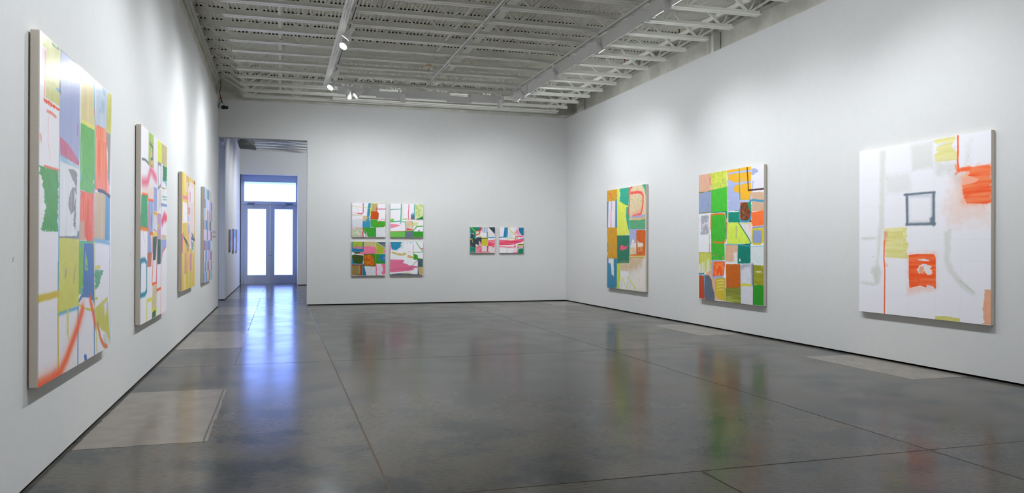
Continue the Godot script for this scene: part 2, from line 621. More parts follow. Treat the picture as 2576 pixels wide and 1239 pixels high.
# ---------------------------------------------------------------- roof: deck and joists
func roof() -> void:
	structure("roof_slab", Build.new().box(Vector3(-4.0, 4.98, -28.4), Vector3(7.05, 5.1, 5.15)), M.deck_paint)
	var d := Build.new()
	var pitch := 0.061
	var prof := [[0.0, 0.0], [0.019, 0.0], [0.027, 0.017], [0.035, 0.024], [0.045, 0.024], [0.053, 0.017], [0.061, 0.0]]
	var x := -1.325
	while x < 6.88:
		for k in 6:
			var a := Vector3(x + prof[k][0], 4.922 + prof[k][1], 0)
			var b := Vector3(x + prof[k + 1][0], 4.922 + prof[k + 1][1], 0)
			var nn := Vector3((b - a).y, -(b - a).x, 0).normalized()
			d.quad(Vector3(a.x, a.y, 5.0), Vector3(b.x, b.y, 5.0), Vector3(b.x, b.y, -26.8), Vector3(a.x, a.y, -26.8), nn)
		x += pitch
	structure("ceiling", d, M.deck_paint)
	# one joist, then copies
	var j := thing("roof_joist", "white open-web steel joist under the corrugated deck of the main gallery", "joist", Vector3(2.745, 0, -17.07), "roof joists of the main gallery")
	j.rotation.y = -0.028
	var low := Build.new()
	var high := Build.new()
	for s in [-1.0, 1.0]:
		low.cbox(Vector3(0, 4.4785, s * 0.0145), Vector3(7.01, 0.057, 0.006))
		low.cbox(Vector3(0, 4.453, s * 0.038), Vector3(7.01, 0.006, 0.05))
		high.cbox(Vector3(0, 4.882, s * 0.0145), Vector3(8.1, 0.066, 0.006))
		high.cbox(Vector3(0, 4.918, s * 0.038), Vector3(8.1, 0.006, 0.05))
	part(j, "bottom_chord", low, M.steel_paint)
	part(j, "top_chord", high, M.steel_paint)
	# black plugs that put the shade into the deck flutes above each joist
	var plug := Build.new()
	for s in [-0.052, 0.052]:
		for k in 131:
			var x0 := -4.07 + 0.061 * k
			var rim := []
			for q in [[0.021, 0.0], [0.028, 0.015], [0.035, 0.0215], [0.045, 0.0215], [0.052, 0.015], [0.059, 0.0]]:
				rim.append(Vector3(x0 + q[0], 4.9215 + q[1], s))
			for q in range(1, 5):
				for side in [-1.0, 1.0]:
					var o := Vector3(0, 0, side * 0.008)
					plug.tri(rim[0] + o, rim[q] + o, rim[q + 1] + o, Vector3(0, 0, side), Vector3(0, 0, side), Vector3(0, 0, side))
	part(j, "flute_shade", plug, M.reveal_black).set_meta("kind", "stuff")
	for s in [-1.0, 1.0]:
		part(j, "bearing_seat", Build.new().cbox(Vector3(s * 4.0, 4.845, 0), Vector3(0.11, 0.07, 0.1), 0.003), M.steel_paint)
		for e in [[3.34, 4.0, 0.03], [3.34, 2.88, 0.03], [3.34, 3.58, 0.016], [2.42, 2.88, 0.024], [2.42, 1.935, 0.024], [2.42, 2.42, 0.02], [1.45, 1.935, 0.024], [1.45, 0.965, 0.022], [1.45, 1.45, 0.02], [0.48, 0.965, 0.022], [0.48, 0.0, 0.022], [0.48, 0.48, 0.02]]:
			part(j, "web_member", Build.new().bar(Vector3(s * e[0], 4.475, 0), Vector3(s * e[1], 4.89, 0), e[2] * 0.9, e[2]), M.steel_paint)
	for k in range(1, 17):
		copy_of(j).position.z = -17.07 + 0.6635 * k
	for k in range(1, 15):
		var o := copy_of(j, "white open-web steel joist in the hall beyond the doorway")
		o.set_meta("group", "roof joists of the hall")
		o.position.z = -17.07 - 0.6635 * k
	# bearing angles along the outer walls
	var la := thing("bearing_angle", "grey steel angle that carries the joist ends above the wall of four canvases", "beam", Vector3(-1.262, 4.8, 0))
	part(la, "leg", Build.new().box(Vector3(-0.02, 0.0, -26.5), Vector3(0.03, 0.01, 4.9)), M.steel_paint)
	var ra := thing("bearing_angle", "grey steel angle that carries the joist ends above the wall of three canvases", "beam", Vector3(6.855, 4.8, 0))
	part(ra, "leg", Build.new().box(Vector3(-0.1, 0.0, -26.5), Vector3(0.02, 0.01, 4.9)), M.steel_paint)
	# three rails close to the end wall
	for k in 2:
		var r := thing("ceiling_rail", ["thin white rail beside the last joist, the one closer to the end wall", "thin white rail beside the last joist, the one farther from the end wall"][k], "rail", Vector3(1.08, 4.45, -16.86 + 0.18 * k), "rails near the end wall")
		part(r, "bar", Build.new().cbox(Vector3(2.55, 0, 0), Vector3(5.1, 0.025, 0.03), 0.003), M.steel_paint)
		part(r, "bracket", Build.new().cbox(Vector3(0.0, 0.03, 0), Vector3(0.03, 0.09, 0.04), 0.003), M.steel_paint)
		part(r, "bracket", Build.new().cbox(Vector3(5.0, 0.03, 0), Vector3(0.03, 0.09, 0.04), 0.003), M.steel_paint)


# ---------------------------------------------------------------- doors at the end of the hall
func end_doors() -> void:
	var pane := daylit("daylit_pane", DAY)
	var z := -28.0
	var F: Material = M.alu_frame
	var fr := Build.new()
	fr.cbox(Vector3(-1.25, 1.88, z), Vector3(0.06, 3.76, 0.11), 0.004)
	fr.cbox(Vector3(0.573, 1.88, z), Vector3(0.04, 3.76, 0.11), 0.004)
	fr.cbox(Vector3(-0.335, 3.665, z), Vector3(1.78, 0.2, 0.11), 0.004)
	fr.cbox(Vector3(-0.335, 2.787, z), Vector3(1.78, 0.085, 0.11), 0.004)
	fr.cbox(Vector3(-0.335, 0.006, z), Vector3(1.78, 0.012, 0.13), 0.003)
	structure("trim_2", fr, F)
	var tr := structure("window_1", frame4(-1.22, 0.553, 2.83, 3.566, z, 0.03, 0.05), F)
	part(tr, "window_pane", Build.new().cbox(Vector3(-0.333, 3.155, z), Vector3(1.72, 0.62, 0.012), 0.002), pane)
	var shade := mat("window_awning_edge", Color(0.8, 0.86, 0.94), 0.7)  # awning edge beyond the glass; its daylight is put in as a weaker glow
	shade.emission_enabled = true
	shade.emission = Color(0.70, 0.83, 1.0)
	shade.emission_energy_multiplier = 1.0
	part(tr, "window_awning_edge", Build.new().cbox(Vector3(-0.333, 3.505, z), Vector3(1.72, 0.08, 0.014), 0.002), shade)
	daylight(tr, Vector3(-0.333, 3.155, z + 0.06), Vector2(1.7, 0.6))
	for k in 2:
		var x0: float = [-1.215, -0.327][k]
		var x1: float = [-0.337, 0.55][k]
		var px0: float = [-1.075, -0.184][k]
		var px1: float = [-0.474, 0.422][k]
		var leaf := Build.new()
		leaf.cbox(Vector3((x0 + px0) / 2.0, 1.377, z), Vector3(px0 - x0, 2.73, 0.045), 0.004)
		leaf.cbox(Vector3((x1 + px1) / 2.0, 1.377, z), Vector3(x1 - px1, 2.73, 0.045), 0.004)
		leaf.cbox(Vector3((px0 + px1) / 2.0, 2.667, z), Vector3(px1 - px0, 0.15, 0.045), 0.004)
		leaf.cbox(Vector3((px0 + px1) / 2.0, 0.156, z), Vector3(px1 - px0, 0.288, 0.045), 0.004)
		var dr := structure("door_%d" % (k + 1), leaf, F)
		part(dr, "window_pane", Build.new().cbox(Vector3((px0 + px1) / 2.0, 1.446, z), Vector3(px1 - px0 + 0.01, 2.29, 0.012), 0.002), pane)
		daylight(dr, Vector3((px0 + px1) / 2.0, 1.446, z + 0.06), Vector2(px1 - px0, 2.28))
		var cx: float = [-0.97, 0.30][k]
		var cl := part(dr, "door_closer", Build.new().cbox(Vector3(cx, 2.78, z + 0.075), Vector3(0.24, 0.05, 0.05), 0.008), M.closer_metal)
		part(cl, "arm", Build.new().tube([Vector3(cx, 2.75, z + 0.08), Vector3(cx + 0.09 * (1 - 2 * k), 2.70, z + 0.2), Vector3(cx + 0.16 * (1 - 2 * k) - 0.08, 2.66, z + 0.05)], 0.008, 6), M.closer_metal)
		part(dr, "lock_cylinder", Build.new().lathe(Vector3([-0.36, -0.30][k], 0.98, z + 0.02), Vector3(0, 0, 1), [[0.0, 0.014], [0.014, 0.012], [0.016, 0.0]], 12), M.closer_metal)


# the daylit window of the side room, out of sight, which turns the edge of the side opening blue
func side_window() -> void:
	var pane := daylit("side_window_pane", Color(2.2, 2.6, 3.6))
	var w := structure("window_2", frame4(-3.4, -2.3, 0.8, 2.5, -16.77, 0.05, 0.06), M.alu_frame)
	part(w, "window_pane", Build.new().cbox(Vector3(-2.85, 1.65, -16.772), Vector3(1.02, 1.62, 0.012), 0.002), pane)
	daylight(w, Vector3(-2.85, 1.65, -16.82), Vector2(1.0, 1.6), 0.0)


func daylit(called: String, c: Color) -> StandardMaterial3D:
	var pane := mat(called, Color(0.86, 0.9, 0.95), 0.5, 0.5)
	pane.emission_enabled = true
	var top := maxf(c.r, maxf(c.g, c.b))
	pane.emission = Color(c.r / top, c.g / top, c.b / top).linear_to_srgb()
	pane.emission_energy_multiplier = top
	return pane


func frame4(x0: float, x1: float, y0: float, y1: float, z: float, w: float, d: float) -> Build:
	var b := Build.new()
	b.cbox(Vector3((x0 + x1) / 2.0, y1 - w / 2.0, z), Vector3(x1 - x0, w, d), 0.003)
	b.cbox(Vector3((x0 + x1) / 2.0, y0 + w / 2.0, z), Vector3(x1 - x0, w, d), 0.003)
	b.cbox(Vector3(x0 + w / 2.0, (y0 + y1) / 2.0, z), Vector3(w, y1 - y0 - 2.0 * w, d), 0.003)
	b.cbox(Vector3(x1 - w / 2.0, (y0 + y1) / 2.0, z), Vector3(w, y1 - y0 - 2.0 * w, d), 0.003)
	return b


func daylight(parent: Node3D, at: Vector3, size: Vector2, turn := PI) -> void:
	var l := AreaLight3D.new()
	l.name = "window_daylight"
	l.area_size = size
	l.area_normalize_energy = false
	l.position = at
	l.rotation.y = turn              # PI shines along +z, into the hall
	var top := maxf(DAY.r, maxf(DAY.g, DAY.b))
	l.light_color = Color(DAY.r / top, DAY.g / top, DAY.b / top).linear_to_srgb()
	l.light_energy = top * 0.1
	l.area_range = 40.0
	l.shadow_enabled = true
	parent.add_child(l, true)


# ---------------------------------------------------------------- paintings
func paintings() -> void:
	var list := [
		["P1", "large patchwork canvas with a glossy lavender panel and orange diagonal sprayed stroke", "x", -1.2083, -4.55, -6.332, 2.405, 0.528, 330.0, "f2eef5", 0.24],
		["P2", "tall white canvas with a red zigzag stroke and a mint green block", "x", -1.2119, -7.63, -9.306, 2.384, 0.556, 260.0, "f3eff5", 0.5],
		["P3", "ochre yellow canvas with pale pink strips and dark looping lines", "x", -1.2109, -10.67, -12.26, 2.243, 0.692, 200.0, "dfc25e", 0.5],
		["P4", "canvas of many small upright blue, red and cream strips in rows", "x", -1.2152, -13.66, -15.3, 2.275, 0.667, 190.0, "cfc6c4", 0.5],
		["R1", "tall canvas with yellow, teal and orange blocks and a red looping line", "x", 6.57, -14.79, -13.012, 2.4785, 0.4475, 200.0, "ded6d0", 0.5],
		["R2", "tall patchwork canvas of green, amber, lavender and orange rectangles", "x", 6.57, -11.113, -9.352, 2.474, 0.4525, 240.0, "f3f0f6", 0.5],
		["R3", "large mostly white canvas with a grey outlined square and orange patches", "x", 6.5755, -7.487, -5.728, 2.429, 0.5345, 300.0, "f2f0f7", 0.5],
		["QA", "small square canvas with an orange block, green brushwork and a blue bar", "z", -17.293, 1.526, 2.272, 2.262, 1.502, 300.0, "f0ebf3", 0.5],
		["QB", "small square canvas with thin green and red lines and green lower band", "z", -17.293, 2.377, 3.128, 2.262, 1.502, 300.0, "f2eff6", 0.5],
		["QC", "small square canvas with dark green shape, pink block and orange square", "z", -17.293, 1.523, 2.27, 1.4, 0.641, 300.0, "e8e8ee", 0.5],
		["QD", "small square canvas with a large pink smear and a blue cloud", "z", -17.293, 2.373, 3.127, 1.4, 0.644, 300.0, "f0f0f5", 0.5],
		["QE", "small square canvas with teal, slate and yellow blocks and red stroke", "z", -17.293, 4.223, 4.827, 1.756, 1.1485, 320.0, "f0ebf3", 0.5],
		["QF", "small square canvas with a broad red band and blue vertical smear", "z", -17.293, 4.933, 5.535, 1.756, 1.1495, 320.0, "f3ecf4", 0.5],
	]
	var weave := noise_tex(61, 0.25, 256, [], 2, 0.0, 1.6)
	for q in list:
		var wide := absf(q[5] - q[4])
		var high: float = q[6] - q[7]
		var skin := mat("paint_" + str(q[0]), Color.WHITE, q[10], 0.34)
		skin.albedo_texture = painted(q[0], wide, high, q[8], q[9])
		skin.texture_repeat = false
		if q[0] == "P1":
			skin.normal_enabled = true
			skin.normal_texture = ripple()
			skin.normal_scale = 0.022
		var across := Vector3(0, 0, 1) if q[2] == "x" else Vector3(1, 0, 0)
		var out := Vector3(1, 0, 0) if q[2] == "x" and q[3] < 0 else Vector3(-1, 0, 0) if q[2] == "x" else Vector3(0, 0, 1)
		var wall: float = LEFT if q[2] == "x" and q[3] < 0 else RIGHT if q[2] == "x" else BACK
		var plane: float = q[3]
		var mid: float = (q[4] + q[5]) / 2.0
		var face := Vector3(plane, 0, mid) if q[2] == "x" else Vector3(mid, 0, plane)
		var o := thing("painting", q[1], "painting", face + Vector3(0, q[7], 0))
		var deep := absf(plane - wall)
		var thick := minf(0.045, deep - 0.003)
		var up := Vector3(0, high / 2.0, 0)
		# the painted face: a thin plate whose front carries the picture
		var f := Build.new()
		var hw := wide / 2.0 - 0.002
		var hh := high / 2.0 - 0.002
		var r := (across if q[5] > q[4] else -across)
		var cs := [up - r * hw + Vector3(0, hh, 0), up + r * hw + Vector3(0, hh, 0), up + r * hw - Vector3(0, hh, 0), up - r * hw - Vector3(0, hh, 0)]
		f.quad(cs[0], cs[1], cs[2], cs[3], out, [Vector2(0, 0), Vector2(1, 0), Vector2(1, 1), Vector2(0, 1)])
		for k in 4:
			var a: Vector3 = cs[k]
			var b: Vector3 = cs[(k + 1) % 4]
			var uvs := [Vector2(0.002, 0.002), Vector2(0.998, 0.002), Vector2(0.998, 0.998), Vector2(0.002, 0.998)]
			f.quad(a, b, b - out * 0.003, a - out * 0.003, ((a + b) / 2.0 - up).normalized(), [uvs[k], uvs[(k + 1) % 4], uvs[(k + 1) % 4], uvs[k]])
		part(o, "painted_face", f, skin)
		part(o, "canvas_edge", Build.new().cbox(up - out * (thick / 2.0 + 0.001), (across * wide + Vector3(0, high, 0) + out.abs() * (thick - 0.001)), 0.004), M.linen)
		# stretcher bars hold the canvas off the wall
		var gap := deep - thick - 0.002
		if gap > 0.003:
			for s in [-1.0, 1.0]:
				part(o, "stretcher_bar", Build.new().cbox(up - out * (thick + gap / 2.0) + across * s * (wide / 2.0 - 0.04), across * 0.05 + Vector3(0, high - 0.06, 0) + out.abs() * gap), M.pine)
				part(o, "stretcher_bar", Build.new().cbox(up - out * (thick + gap / 2.0) + Vector3(0, s * (high / 2.0 - 0.055), 0), across * (wide - 0.16) + Vector3(0, 0.05, 0) + out.abs() * gap), M.pine)
	# three small panels in the hall
	for k in 3:
		var d: Array = [[-20.86, -21.7, 1.195, 1.72, "6f8fe0", "8aa2ea", "small blue panel on the hall wall, first of three after the opening"], [-22.34, -23.2, 1.145, 1.77, "5c86c0", "b7b4ea", "small panel, blue above and lavender below, middle of three in the hall"], [-23.82, -24.85, 1.15, 1.785, "5f84d8", "7d9be6", "small blue panel on the hall wall, closest to the glass doors"]][k]
		var wide: float = d[0] - d[1]
		var high: float = d[3] - d[2]
		var o := thing("painting", d[6], "painting", Vector3(-1.263, d[2], (d[0] + d[1]) / 2.0), "small panels in the hall")
		part(o, "panel_edge", Build.new().cbox(Vector3(0.022, high / 2.0, 0), Vector3(0.044, high, wide), 0.003), M.pine)
		var up_skin := mat("hall_paint_%d" % k, hue(d[4]), 0.5)
		var low_skin := mat("hall_paint_low_%d" % k, hue(d[5]), 0.5)
		var cut: float = [0.5, 0.62, 0.45][k]
		part(o, "painted_face", Build.new().cbox(Vector3(0.0445, high * (1.0 + cut) / 2.0 - 0.002, 0), Vector3(0.003, high * (1.0 - cut) - 0.004, wide - 0.008)), up_skin)
		part(o, "painted_face", Build.new().cbox(Vector3(0.0445, high * cut / 2.0, 0), Vector3(0.003, high * cut - 0.004, wide - 0.008)), low_skin)


func ripple() -> NoiseTexture2D:
	return noise_tex(63, 0.09, 512, [], 3, 0.0, 6.0)


# ---------------------------------------------------------------- tracks and lamps
func track(label: String, a: Vector3, b: Vector3) -> void:
	var o := thing("lighting_track", label, "light track", a)
	var e := b - a
	var along := e.normalized()
	var side := along.cross(Vector3.UP).normalized()
	var rail := Build.new()
	for s in [-1.0, 1.0]:
		rail.bar(side * s * 0.014, e + side * s * 0.014, 0.009, 0.034, side)
	rail.bar(Vector3(0, 0.013, 0), e + Vector3(0, 0.013, 0), 0.02, 0.008, side)
	part(o, "rail", rail, M.white_metal)
	part(o, "conductor_slot", Build.new().bar(Vector3(0, 0.002, 0), e + Vector3(0, 0.002, 0), 0.018, 0.012, side), M.slot_dark)
	var n := int(e.length() / 2.4)
	for k in range(1, n + 1):
		part(o, "joiner", Build.new().cbox(e * (k / float(n + 1)) + Vector3(0, -0.004, 0), along.abs() * 0.06 + side.abs() * 0.04 + Vector3(0, 0.034, 0), 0.003), M.white_metal)


func spotlight(label: String, at: Vector3, aim: Vector3, energy: float, spread: float, glow: float, group := "track spotlights") -> void:
	var o := thing("track_spotlight", label, "spotlight", at, group)
	var d := (aim - (at + Vector3(0, -0.13, 0))).normalized()
	var pivot := Vector3(0, -0.13, 0)
	part(o, "adapter", Build.new().cbox(Vector3(0, -0.03, 0), Vector3(0.035, 0.03, 0.1), 0.004), M.white_metal)
	part(o, "stem", Build.new().tube([Vector3(0, -0.04, 0), pivot], 0.011, 10), M.white_metal)
	part(o, "knuckle", Build.new().lathe(pivot + Vector3(0, 0.02, 0), Vector3.DOWN, [[0.0, -0.005], [0.022, 0.0], [0.022, 0.04], [0.0, 0.045]], 14), M.white_metal)
	var shade := part(o, "lamp_housing", Build.new().lathe(pivot - d * 0.02, d, [[0.0, -0.012], [0.028, -0.01], [0.033, 0.0], [0.035, 0.06], [0.04, 0.085], [0.062, 0.15], [0.0625, 0.17], [0.058, 0.17], [0.056, 0.152], [0.036, 0.09]], 24), M.white_metal)
	var lens := mat("lamp_lens_%s" % o.name, Color(0.95, 0.95, 0.93), 0.3)
	lens.emission_enabled = true
	lens.emission = Color(1.0, 0.985, 0.95)
	lens.emission_energy_multiplier = glow
	part(shade, "lamp_lens", Build.new().lathe(pivot - d * 0.02, d, [[0.056, 0.15], [0.04, 0.157], [0.02, 0.16], [0.0, 0.161]], 24), lens)
	var l := SpotLight3D.new()
	l.name = "lamp_beam"
	l.light_color = Color(0.965, 0.985, 1.0)
	l.light_energy = energy
	l.spot_angle = spread
	l.spot_angle_attenuation = 1.0
	l.spot_range = 30.0
	l.spot_attenuation = 2.0
	l.light_size = 0.045
	l.shadow_enabled = true
	o.add_child(l, true)
	l.position = pivot + d * 0.16
	l.basis = Basis.looking_at(d, Vector3.UP if absf(d.y) < 0.95 else Vector3.RIGHT)


# a linear wall washer: housing open towards "to" (a horizontal direction) and a lit slit
func washer(label: String, mid: Vector3, along: Vector3, to: Vector3, long: float, energy: float, glow: float, group: String) -> void:
	var o := thing("wall_washer", label, "light fixture", mid, group)
	var b := Basis(along, Vector3.UP, to)
	if b.determinant() < 0.0:
		b = Basis(-along, Vector3.UP, to)
	var drop := 0.035 if glow < 1.0 else 0.0      # a deeper back plate, added to hide the lamp from below
	part(o, "housing", Build.new().cbox(b * Vector3(0, 0.03 - drop / 2.0, -0.06), Vector3(long, 0.15 + drop, 0.012), 0.002, b).cbox(b * Vector3(0, 0.1, 0.0), Vector3(long, 0.012, 0.13), 0.002, b), M.grey_metal)
	part(o, "reflector", Build.new().cbox(b * Vector3(0, 0.035, 0.0), Vector3(long - 0.01, 0.008, 0.13), 0.0, b * Basis(Vector3.RIGHT, 0.75)), M.white_metal)
	part(o, "lip", Build.new().cbox(b * Vector3(0, -0.04, -0.035), Vector3(long, 0.006, 0.05), 0.0, b * Basis(Vector3.RIGHT, 0.4)), M.white_metal)
	for s in [-1.0, 1.0]:
		part(o, "end_cap", Build.new().cbox(b * Vector3(s * (long / 2.0 - 0.004), 0.03, 0.0), Vector3(0.006, 0.14, 0.12), 0.0, b), M.grey_metal)
	var tube := mat("lamp_tube_%s" % o.name, Color(0.95, 0.95, 0.95), 0.4)
	tube.emission_enabled = true
	tube.emission = Color(1.0, 0.99, 0.97)
	tube.emission_energy_multiplier = glow
	part(o, "lamp_tube", Build.new().tube([b * Vector3(-long / 2.0 + 0.03, -0.008, 0.045), b * Vector3(long / 2.0 - 0.03, -0.008, 0.045)], 0.008, 8), tube)
	if energy > 0.0:
		var l := AreaLight3D.new()
		l.name = "lamp_glow"
		l.area_size = Vector2(long - 0.1, 0.06)
		l.light_energy = energy
		l.light_color = Color(0.965, 0.985, 1.0)
		l.area_range = 30.0
		l.shadow_enabled = true
		o.add_child(l, true)
		l.position = b * Vector3(0, -0.035, 0.085)
		l.basis = Basis.looking_at((to * 0.62 + Vector3.DOWN * 0.78).normalized(), Vector3.UP)


func tracks_and_lamps() -> void:
	track("white track above the wall of four canvases, end near the far wall", Vector3(0.94, 4.42, 3.0), Vector3(0.94, 4.42, -14.45))
	track("slim white track running down the middle of the ceiling", Vector3(2.73, 4.42, 3.0), Vector3(2.73, 4.42, -14.95))
	track("white track above the wall of three canvases", Vector3(4.47, 4.42, 3.0), Vector3(4.47, 4.42, -14.95))
	track("white track crossing the ceiling in front of the end wall", Vector3(0.98, 4.38, -14.78), Vector3(4.5, 4.38, -14.78))
	# unlit strip fixtures beside the first track
	for k in 7:
		var z := -14.85 + 2.45 * k
		var o := thing("strip_fixture", "long ribbed white strip fixture, unlit, beside the first track", "light fixture", Vector3(0.82, 4.31, z), "ribbed strip fixtures")
		part(o, "channel", Build.new().cbox(Vector3(0, 0.03, 1.21), Vector3(0.1, 0.05, 2.42), 0.004), M.white_metal)
		for s in [-0.034, 0.0, 0.034]:
			part(o, "rib", Build.new().cbox(Vector3(s, 0.0, 1.21), Vector3(0.016, 0.022, 2.4), 0.006), M.white_metal)
		for s in [0.3, 2.1]:
			part(o, "hanger", Build.new().tube([Vector3(0, 0.05, s), Vector3(0, 0.14, s)], 0.006, 6), M.white_metal)
	# wall washers: the middle ones look unlit, with light added behind a deeper back plate
	var n := 0
	for q in [[-14.35, 0.9, 1], [-12.65, 2.3, 0], [-10.2, 2.3, 0], [-7.75, 2.3, 1], [-5.3, 2.3, 1], [-2.85, 2.3, 1], [-0.4, 2.3, 1], [2.05, 2.3, 1]]:
		washer("short grey wall washer with a bright slit at the far end of the run" if q[1] < 1.0 else ["grey wall washer with a shaded slit in the run above the three canvases", "grey wall washer with a bright slit above the three canvases"][q[2]], Vector3(4.56, 4.27, q[0]), Vector3(0, 0, 1), Vector3(1, 0, 0), q[1], WASH, [0.5, 5.0][q[2]], ["shaded wall washers over the long wall", "bright wall washers over the long wall"][q[2]])
	n = 0
	for x in [1.42, 2.75, 4.0]:
		washer(["wall washer in front of the end wall, beside the pair of spotlights", "wall washer in front of the end wall, between the two ballast boxes", "wall washer in front of the end wall, beside the single corner spotlight"][n], Vector3(x, 4.25, -14.98), Vector3(1, 0, 0), Vector3(0, 0, -1), [0.75, 0.95, 0.7][n], WASH * 0.5, 2.5, "wall washers in front of the end wall")
		n += 1
	for x in [2.02, 3.42]:
		var o := thing("ballast_box", ["plain grey ballast box between wall washers, beside the middle track", "plain grey ballast box between wall washers, beside the corner"][0 if x > 2.5 else 1], "box", Vector3(x, 4.235, -14.97), "ballast boxes")
		part(o, "case", Build.new().cbox(Vector3(0, 0, 0), Vector3(0.5, 0.13, 0.06), 0.004), M.grey_metal)
		part(o, "bracket", Build.new().cbox(Vector3(-0.2, 0.095, 0), Vector3(0.03, 0.07, 0.03), 0.002), M.white_metal)
		part(o, "bracket", Build.new().cbox(Vector3(0.2, 0.095, 0), Vector3(0.03, 0.07, 0.03), 0.002), M.white_metal)
	# spotlights: [label, z, aim x, aim y, aim z, share of SPOT, half angle, glow of the lens]
	var y := 4.41
	for q in [
		["white spotlight on the first track tilted towards the ochre canvas", -10.75, 1.3, -11.4, 1.25, 55.0, 6.0],
		["bright spotlight on the first track, turned towards the red zigzag canvas", -11.35, 1.3, -9.4, 1.35, 52.0, 16.0],
		["bright spotlight at the far end of the first track", -14.35, 1.3, -12.4, 1.25, 56.0, 16.0],
		["spotlight on the first track over the canvas of small strips", -13.4, 1.3, -14.6, 1.15, 55.0, 6.0],
		["spotlight on the first track over the glossy lavender canvas", -6.8, 1.2, -5.8, 1.5, 55.0, 6.0],
		["spotlight on the first track before the glossy lavender canvas", -3.4, 1.2, -4.6, 1.45, 55.0, 6.0],
		["spotlight on the first track over the red zigzag canvas", -8.6, 1.2, -8.4, 1.25, 55.0, 6.0],
		["spotlight on the first track behind the viewer", -0.6, 1.2, -1.2, 1.25, 55.0, 6.0]]:
		spotlight(q[0], Vector3(0.94, y, q[1]), Vector3(LEFT, q[2], q[3]), SPOT * q[4], q[5], q[6])
	for q in [
		["spotlight over the white canvas with the grey square", -6.4, 0.8, -6.5, 1.1, 54.0, 6.0],
		["spotlight over the patchwork of green and amber", -10.35, 0.8, -10.0, 1.15, 54.0, 6.0],
		["spotlight over the canvas with the red loop", -12.2, 0.8, -13.4, 1.2, 54.0, 6.0],
		["spotlight at the far end of the track above three canvases", -14.05, 1.1, -15.2, 0.7, 54.0, 6.0],
		["spotlight over the long wall beside the white canvas", -8.3, 0.6, -8.4, 0.8, 56.0, 6.0],
		["spotlight on the track over the long wall, behind the viewer", -2.6, 0.6, -3.2, 0.9, 56.0, 6.0]]:
		spotlight(q[0], Vector3(4.42, y, q[1]), Vector3(RIGHT, q[2], q[3]), SPOT * q[4], q[5], q[6])
	spotlight("first of two spotlights side by side on the cross track", Vector3(1.25, 4.37, -14.78), Vector3(0.8, 0.8, BACK), SPOT * 0.75, 60.0, 6.0)
	spotlight("second of two spotlights side by side on the cross track", Vector3(1.47, 4.37, -14.78), Vector3(LEFT, 1.9, -14.3), SPOT * 0.6, 55.0, 9.0)
	spotlight("spotlight on the cross track beside a ballast box", Vector3(2.27, 4.37, -14.78), Vector3(2.4, 0.5, BACK), SPOT * 0.85, 60.0, 6.0)
	spotlight("spotlight on the cross track towards the corner", Vector3(4.22, 4.37, -14.78), Vector3(4.8, 0.5, BACK), SPOT * 0.85, 60.0, 6.0)
	track("white track in the hall beyond the doorway", Vector3(0.9, 4.42, -18.2), Vector3(0.9, 4.42, -26.2))
	for k in 3:
		spotlight("spotlight in the hall that lights the small panels", Vector3(0.9, y, -20.2 - 1.7 * k), Vector3(-1.265, 1.9, -20.9 - 1.7 * k), SPOT * 1.0, 50.0, 6.0, "hall spotlights")
	track("second white track in the hall beyond the doorway", Vector3(3.6, 4.42, -18.2), Vector3(3.6, 4.42, -26.2))
	for k in 3:
		spotlight("spotlight in the hall that lights its end wall", Vector3(3.6, y, -20.2 - 1.7 * k), Vector3(2.2 - 0.8 * k, 2.2, -26.57), SPOT * 1.2, 55.0, 6.0, "hall spotlights")


# ---------------------------------------------------------------- pipes and ceiling services
func pipe(called: String, label: String, x: float, y: float, r: float, z0: float, z1: float, every: float) -> void:
	var o := thing(called, label, "pipe", Vector3(x, y, z0))
	part(o, "pipe_run", Build.new().tube([Vector3.ZERO, Vector3(0, 0, z1 - z0)], r, 14), M.pipe_paint)
	var z := -0.9
	while z > z1 - z0 + 0.2:
		var c := part(o, "coupling", Build.new().lathe(Vector3(0, 0, z), Vector3(0, 0, 1), [[r, -0.06], [r * 1.3, -0.055], [r * 1.3, 0.055], [r, 0.06]], 14), M.pipe_paint)
		part(c, "gasket", Build.new().lathe(Vector3(0, 0, z), Vector3(0, 0, 1), [[r, 0.062], [r * 1.18, 0.064], [r * 1.18, 0.074], [r, 0.076]], 14), M.brass)
		var h := part(o, "sprinkler_head", Build.new().tube([Vector3(0, r, z + 0.15), Vector3(0, r + 0.06, z + 0.15)], 0.011, 8), M.brass)
		part(h, "deflector", Build.new().lathe(Vector3(0, r + 0.06, z + 0.15), Vector3.UP, [[0.0, 0.0], [0.02, 0.0], [0.02, 0.004], [0.0, 0.004]], 10), M.brass)
		part(o, "hanger", Build.new().tube([Vector3(0, r, z - 0.5), Vector3(0, 4.92 - y, z - 0.5)], 0.005, 6), M.steel_paint)
		z -= every


